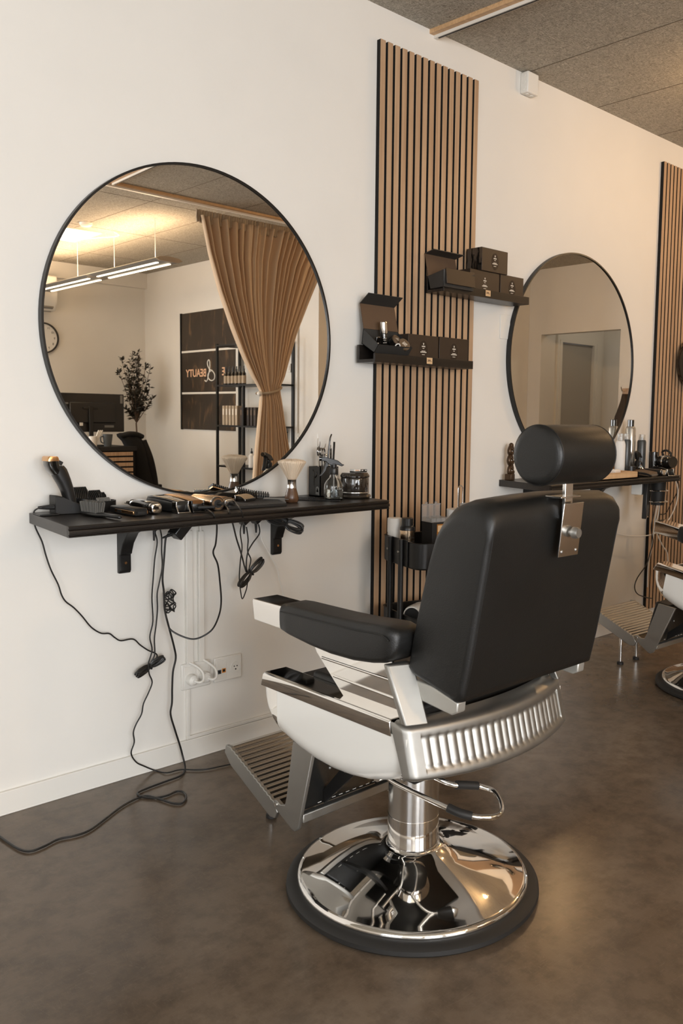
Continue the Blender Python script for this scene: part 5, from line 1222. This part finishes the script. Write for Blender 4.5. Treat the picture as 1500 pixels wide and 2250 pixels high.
MB().lathe([(0, .012), (.0225, .012), (.0225, .085), (0, .085)], n=24).build('paper_label', 'tape', t)
copies(t, pl, lb_)
pl = [(2.34, -4.77+.056*k, 1.1042) for k in range(5)]; lb_ = ['%s pale slim box on the second rack shelf, counting from the far end' % o for o in ords[:5]]
t = thing('slim_box', lb_[0], 'box', pl[0], 0, 'pale slim boxes on the second rack shelf')
MB().box(-.03, .03, -.0195, .0195, 0, .19).build('box_body', 'tape', t, bevel=.002); MB().box(-.031, -.029, -.012, .012, .10, .16).build('label_print', 'label', t)
copies(t, pl, lb_)
pl = [(2.347, -4.47+.056*k, 1.1042) for k in range(5)]; lb_ = ['%s dark slim box on the second rack shelf, counting from the far end' % o for o in ords[:5]]
t = thing('slim_box', lb_[0], 'box', pl[0], 0, 'dark slim boxes on the second rack shelf')
MB().box(-.03, .03, -.0195, .0195, 0, .175).build('box_body', 'card', t, bevel=.002); MB().box(-.031, -.029, -.012, .012, .10, .15).build('label_print', 'dirty', t)
copies(t, pl, lb_)
pl = [(2.34, -4.325+.075*k, .7042) for k in range(3)]; lb_ = ['%s white pump bottle on the low rack shelf, counting from the far end' % o for o in ords[:3]]
t = thing('pump_bottle', lb_[0], 'bottle', pl[0], 0, 'white pump bottles on the low rack shelf')
MB().lathe([(0, 0), (.028, 0), (.030, .003), (.030, .115), (.012, .135), (0, .135)], n=24).build('bottle_body', 'paper', t)
MB().lathe([(0, .13), (.012, .13), (.012, .155), (.005, .158), (.005, .185), (0, .187)], n=16).build('pump', 'blackplastic', t)
copies(t, pl, lb_)
# reception counter
t = thing('reception_counter', 'reception counter with oak slats and a black top, in the large mirror', 'counter', (0, -5.2, 0))
MB().box(.2, 1.61, -.62, .0, .845, .885).build('counter_top', 'blackmatte', t, bevel=.002)
MB().box(.25, 1.60, -.58, -.02, 0, .846).build('carcass', 'felt', t)
s_ = MB()
for k in range(15): s_.box(.27, 1.57, -.02, -.005, .085+.051*k, .120+.051*k)
s_.build('slats', 'oak', t)
t = thing('computer_monitor', 'black computer monitor seen from behind on the counter, in the large mirror', 'monitor', (1.27, -5.5, .885))
MB().box(-.355, .355, -.02, .012, .135, .505).build('screen_housing', 'blackplastic', t, bevel=.006)
MB().box(-.20, .26, .012, .035, .22, .42).build('rear_hump', 'blackplastic', t, bevel=.01)
MB().box(-.020, .020, .034, .055, .005, .38).box(-.075, .075, .034, .05, .355, .375).build('stand_neck', 'blackmetal', t, bevel=.004)
MB().box(-.12, .12, -.05, .12, 0, .010).build('stand_foot', 'blackmetal', t, bevel=.003)
MB().box(-.26, -.205, .0118, .0132, .400, .415).box(.15, .245, .0118, .0135, .178, .20).box(.315, .34, .0118, .0135, .415, .495).build('sticker', 'greyprint', t)
MB().box(-.11, -.08, .034, .045, .195, .225).build('white_plug', 'whiteplastic', t)
t = thing('mug', 'dark grey mug on the counter top in the large mirror', 'mug', (1.36, -5.30, .885))
MB().lathe([(0, 0), (.033, 0), (.048, .118), (.044, .118), (.030, .006), (0, .006)], n=32).build('mug_body', 'bluegrey', t)
MB().tube([(-.042, 0, .095), (-.068, 0, .09), (-.065, 0, .045), (-.036, 0, .03)], .006, 10).build('mug_handle', 'bluegrey', t)
t = thing('pen_cup', 'white printed cup with pens at the mirror edge, left of the grey mug', 'cup', (1.20, -5.27, .885))
MB().lathe([(0, 0), (.035, 0), (.038, .10), (.035, .10), (.032, .005), (0, .005)], n=32).build('cup_body', 'paper', t)
for k in range(3): MB().rod((.0+.008*k, 0, .01), (.06+.018*k, .0, .155), .007, 10).build('pen', 'whiteplastic', t)
# jacket on a chair back
t = thing('draped_jacket', 'black jacket hanging over a chair back beside the counter, in the large mirror', 'jacket', (1.735, -5.42, 0))
m_ = MB(); rings = []
for z, x0, x1, d in ((.30, -.02, .205, .05), (.50, -.05, .185, .075), (.70, -.08, .135, .09), (.85, -.12, .085, .10), (.93, -.16, .045, .10), (.975, -.21, .015, .085), (1.0, -.22, -.02, .06), (1.012, -.19, -.06, .03)):
    rings.append([((x0+x1)/2+(x1-x0)/2*cos(a)*(1+.05*sin(5*a+z*9)), d*sin(a)*(1+.12*sin(7*a+z*13)), z) for a in [2*pi*i/40 for i in range(40)]])
m_.loft(rings); m_.build('jacket_body', 'blackfabric', t, ang=180)
m_ = MB(); m_.tube([(-.20, .05, .985), (-.14, .085, 1.005), (-.06, .09, 1.0), (.015, .06, .975)], .024, 12, 5); m_.build('collar', 'blackfabric', t)
m_ = MB(); m_.tube([(.02, .05, .93), (.09, .06, .75), (.14, .05, .55), (.165, .03, .40)], .042, 14, 5, r2=.036); m_.build('sleeve', 'blackfabric', t)
t = thing('office_chair', 'dark chair under the black jacket in the large mirror', 'chair', (1.735, -5.47, 0))
MB().box(-.09, .10, -.03, .02, .45, .90).build('backrest', 'blackmatte', t, bevel=.01); MB().box(-.11, .3, -.40, -.02, .42, .48).build('seat', 'blackmatte', t, bevel=.01)
for x in (-.09, .28):
    for y in (-.38, -.04): MB().rod((x, y, 0), (x, y, .43), .014, 12).build('leg', 'blackmetal', t)
# potted olive tree
t = thing('potted_tree', 'slim dark olive tree in the far corner, seen in the large mirror', 'tree', (2.25, -6.45, 0))
MB().lathe([(0, 0), (.12, 0), (.15, .28), (.14, .28), (.11, .02), (0, .02)], n=32).build('pot', 'blackmatte', t)
MB().lathe([(0, .20), (.138, .25), (.0, .25)], n=24).build('soil', 'bark', t)
tk = MB(); tk.tube([(0, 0, .2), (.01, 0, .7), (-.005, 0, 1.1)], .012, 10, 4, r2=.008)
rr = random.Random(3); lf = MB(); tips = []
for k in range(22):
    a = rr.uniform(0, 2*pi); h0 = 1.1; h1 = rr.uniform(1.22, 1.92); sp = (.27*sin(pi*min(1, (2.02-h1)/.9)))*rr.uniform(.3, 1.0)
    off = -.10*(h1-1.2)
    P_ = [(0, 0, h0), (sp*.5*cos(a)+off*.4, sp*.5*sin(a), h0+(h1-h0)*.5), (sp*cos(a)+off, sp*sin(a), h1)]
    tk.tube(P_, .005, 6, 3, r2=.002)
    for q in range(16):
        f = rr.uniform(.25, 1.05); x = sp*f*cos(a)+off*f; y = sp*f*sin(a); z = h0+(h1-h0)*f
        tips.append((x, y, z))
tk.build('trunk', 'bark', t)
for (x, y, z) in tips:
    for w2 in range(4):
        d = Vector((rr.uniform(-1, 1), rr.uniform(-1, 1), rr.uniform(-.2, 1.1))).normalized(); ln = rr.uniform(.04, .07); s2 = d.cross(Vector((rr.random(), rr.random(), rr.random()))).normalized()*.010; p0 = Vector((x, y, z))
        lf.strip([p0, p0+d*ln*.5+s2, p0+d*ln, p0+d*ln*.5-s2])
tag(lf.build('leaves', 'leaf', t, flat=True), None, None, None, 'stuff')
# clock and air conditioner
t = thing('wall_clock', 'round black-rimmed wall clock at the left edge of the large mirror', 'clock', (1.385, -6.862, 2.0))
n = 64
MB().loft([[(r_*cos(2*pi*i/n), y, r_*sin(2*pi*i/n)) for i in range(n)] for r_, y in ((.165, .0), (.165, .035), (.152, .035), (.150, .018))], cap=False).build('rim', 'blackplastic', t, ang=40)
MB().loft([[(.152*cos(2*pi*i/n), y, .152*sin(2*pi*i/n)) for i in range(n)] for y in (.004, .018)]).build('dial', 'paper', t, ang=30)
m_ = MB(); m_.box(-.095, 0, .019, .021, -.003, .003); m_.box(-.003, .003, .019, .021, 0, .065); m_.build('hands', 'blackplastic', t)
for k, (s_, a_) in enumerate((('12', 90), ('1', 120-60), ('2', 30), ('3', 0), ('4', -30), ('5', -60), ('6', -90), ('7', -120), ('8', -150), ('9', 180), ('10', 150), ('11', 120))):
    a = radians(a_); text('numeral', s_, .034, 'blackplastic', t, (-.122*cos(a), .0195, .122*sin(a)-.0), (pi/2, 0, pi), .0005)
t = thing('air_conditioner', 'white wall air conditioner above the clock at the large mirror edge', 'air conditioner', (1.03, -6.80, 2.27))
MB().prism([(0, .06), (0, .36), (.12, .38), (.20, .36), (.215, .20), (.20, .08), (.14, .0), (.0, -.0)], -.42, .42, 'x').build('housing', 'whiteplastic', t, bevel=.015, seg=3)
MB().box(-.38, .38, .10, .19, .015, .028, rot=(.5, 0, 0)).build('air_flap', 'greymetal', t)
# coat hooks in the second mirror
t = thing('coat_rack', 'wooden coat rack on the wall beside the doorway, in the right mirror', 'coat rack', (5.288, -1.93, 1.50))
MB().box(-.025, 0, -.18, .18, -.03, .03).build('rail', 'oak', t, bevel=.003)
for y in (-.155, -.05, .05, .15): MB().tube([(-.02, y, 0), (-.06, y, .0), (-.085, y, .03), (-.088, y, .055)], .006, 8).build('hook', 'chrome2', t)
t = thing('hanging_coat', 'dark brown coat hanging from the rack at the right mirror edge', 'coat', (5.19, -2.02, 0))
m_ = MB(); rings = []
for z, x_, w_ in ((.55, 0, .12), (.8, 0, .14), (1.05, .0, .14), (1.25, 0, .11), (1.38, 0, .055), (1.47, 0, .025)):
    rings.append([(.05*cos(a)*(1+.2*sin(5*a+z*5)), w_*sin(a)*(1+.10*sin(6*a+z*7)), z) for a in [2*pi*i/36 for i in range(36)]])
m_.loft(rings); m_.build('coat_body', 'coat', t, ang=180)
t = thing('cutting_cape', 'pale patterned cape hanging beside the brown coat in the right mirror', 'cape', (5.20, -1.70, 0))
m_ = MB(); rings = []
for z, w_ in ((.6, .15), (.9, .15), (1.2, .13), (1.40, .05), (1.5, .02)):
    rings.append([(.045*cos(a)*(1+.2*sin(5*a+z*5)), w_*sin(a)*(1+.10*sin(6*a+z*7)), z) for a in [2*pi*i/36 for i in range(36)]])
m_.loft(rings); m_.build('cape_body', 'dirty', t, ang=180)
# ================================================================== LAMPS
t = thing('pendant_light', 'long grey linear pendant lamp with glowing strips, in the large mirror', 'pendant lamp', (1.25, -5.2, 2.45))
def wing(y0, y1):
    P_ = [(-.12, .012), (-.085, .030), (0, .038), (.085, .030), (.12, .012), (.085, -.004), (-.085, -.004)]
    return MB().loft([[(x, y, z) for x, z in P_] for y in (y0, y1)])
wing(.06, 1.28).build('housing', 'greymetal', t, ang=25); wing(-1.3, -.02).build('housing', 'greymetal', t, ang=25)
wing(-.02, .06).build('joint_cover', 'tape', t, ang=25); wing(1.28, 1.30).build('end_cap', 'tape', t, ang=25)
for y0, y1 in ((.10, 1.2), (-1.2, -.08)):
    for x in (-.055, .055): MB().box(x-.011, x+.011, y0, y1, -.010, -.0035).build('led_strip', 'led', t)
for y in (.36, -.40, -1.15, 1.1): MB().rod((-.02, y, .037), (-.02, y, .3695), .0025, 8).build('suspension_wire', 'whiteplastic', t)
MB().tube([(-.02, .36, .36), (.05, .30, .345), (-.05, .0, .35), (-.10, -.15, .35), (-.13, -.25, .365)], .004, 8).build('lamp_cable', 'whiteplastic', t)
l = bpy.data.lights.new('pendant_uplight', 'AREA'); l.shape = 'RECTANGLE'; l.size = .20; l.size_y = 2.5; l.energy = 30; l.color = (1.0, .70, .43)
dup(t, (-.75, -5.2, 2.45), None, 'unseen copy of the linear pendant lamp added for warm fill, left of the one in the large mirror')  # copy added out of mirror view to spread warm light over the ceiling
for x in (1.25, -.75):  # second uplight goes with the added copy
    o = bpy.data.objects.new('pendant_uplight', l); C.objects.link(o); o.location = (x, -5.2, 2.492); o.rotation_euler = (pi, 0, 0)
t = thing('ceiling_panel_light', 'square bright white ceiling panel lamp at the large mirror edge', 'ceiling lamp', (.90, -5.27, H))
MB().box(-.29, .29, -.29, .29, -.012, 0).build('frame', 'trimwhite', t); MB().box(-.275, .275, -.275, .275, -.014, -.011).build('diffuser', 'panel', t)
t = thing('smoke_detector', 'small round white detector on the ceiling beside the panel lamp', 'detector', (.92, -4.72, H))
MB().lathe([(0, -.03), (.035, -.03), (.05, -.02), (.055, 0), (0, 0)], n=32).build('detector_body', 'whiteplastic', t)
# first is the warm ceiling lamp at right; other three are added fill lights
for k, (x, y, e) in enumerate(((1.62, -.86, 8), (3.2, -1.25, 36), (-.5, -4.3, 30), (5.95, -2.3, 5))):  # unseen fills brighten the right alcove, the mirrored room and the corridor
    l = bpy.data.lights.new('warm_spot_and_fill', 'POINT'); l.energy = e; l.color = WARM if x < 5 else (1, .86, .7); l.shadow_soft_size = .05
    o = bpy.data.objects.new('warm_spot_and_fill', l); C.objects.link(o); o.location = (x, y, 2.58 if x > 0 else 1.95)

# groups of repeated things
GROUPS = {'product_box': 'dark brown product cartons on the ledges', 'presentation_box': 'open presentation boxes on the ledges', 'clipper_guard': 'clipper guard combs on the long shelf',
 'hair_comb': 'combs lying on the long shelf', 'hair_scissors': 'scissors in the black box', 'power_adapter': 'black adapters under the long shelf', 'power_cable': 'hanging cables',
 'coiled_cable': 'coiled black cables under the long shelf', 'shelf_bracket': 'black brackets under the wall shelves', 'wall_shelf': 'black wall shelves', 'round_mirror': 'large round wall mirrors',
 'slat_panel': 'oak slat panels on the wall', 'picture_ledge': 'black product ledges', 'price_tag': 'price tags on the ledges', 'barber_chair': 'barber chairs', 'pomade_jar': 'pomade jars in the open box',
 'styling_can': 'slate grey cans on the right-hand shelf', 'cable_duct': 'white vertical cable ducts', 'socket_plate': 'wall sockets under the shelf', 'pendant_light': 'linear pendant lamps', 'power_plug': 'power plugs',
 'hair_clipper': 'hair clippers', 'hair_trimmer': 'hair trimmers'}
for o in list(S.objects):
    b_ = o.name.split('.')[0]
    if o.parent is None and b_ in GROUPS and 'group' not in o and 'label' in o: o['group'] = GROUPS[b_]
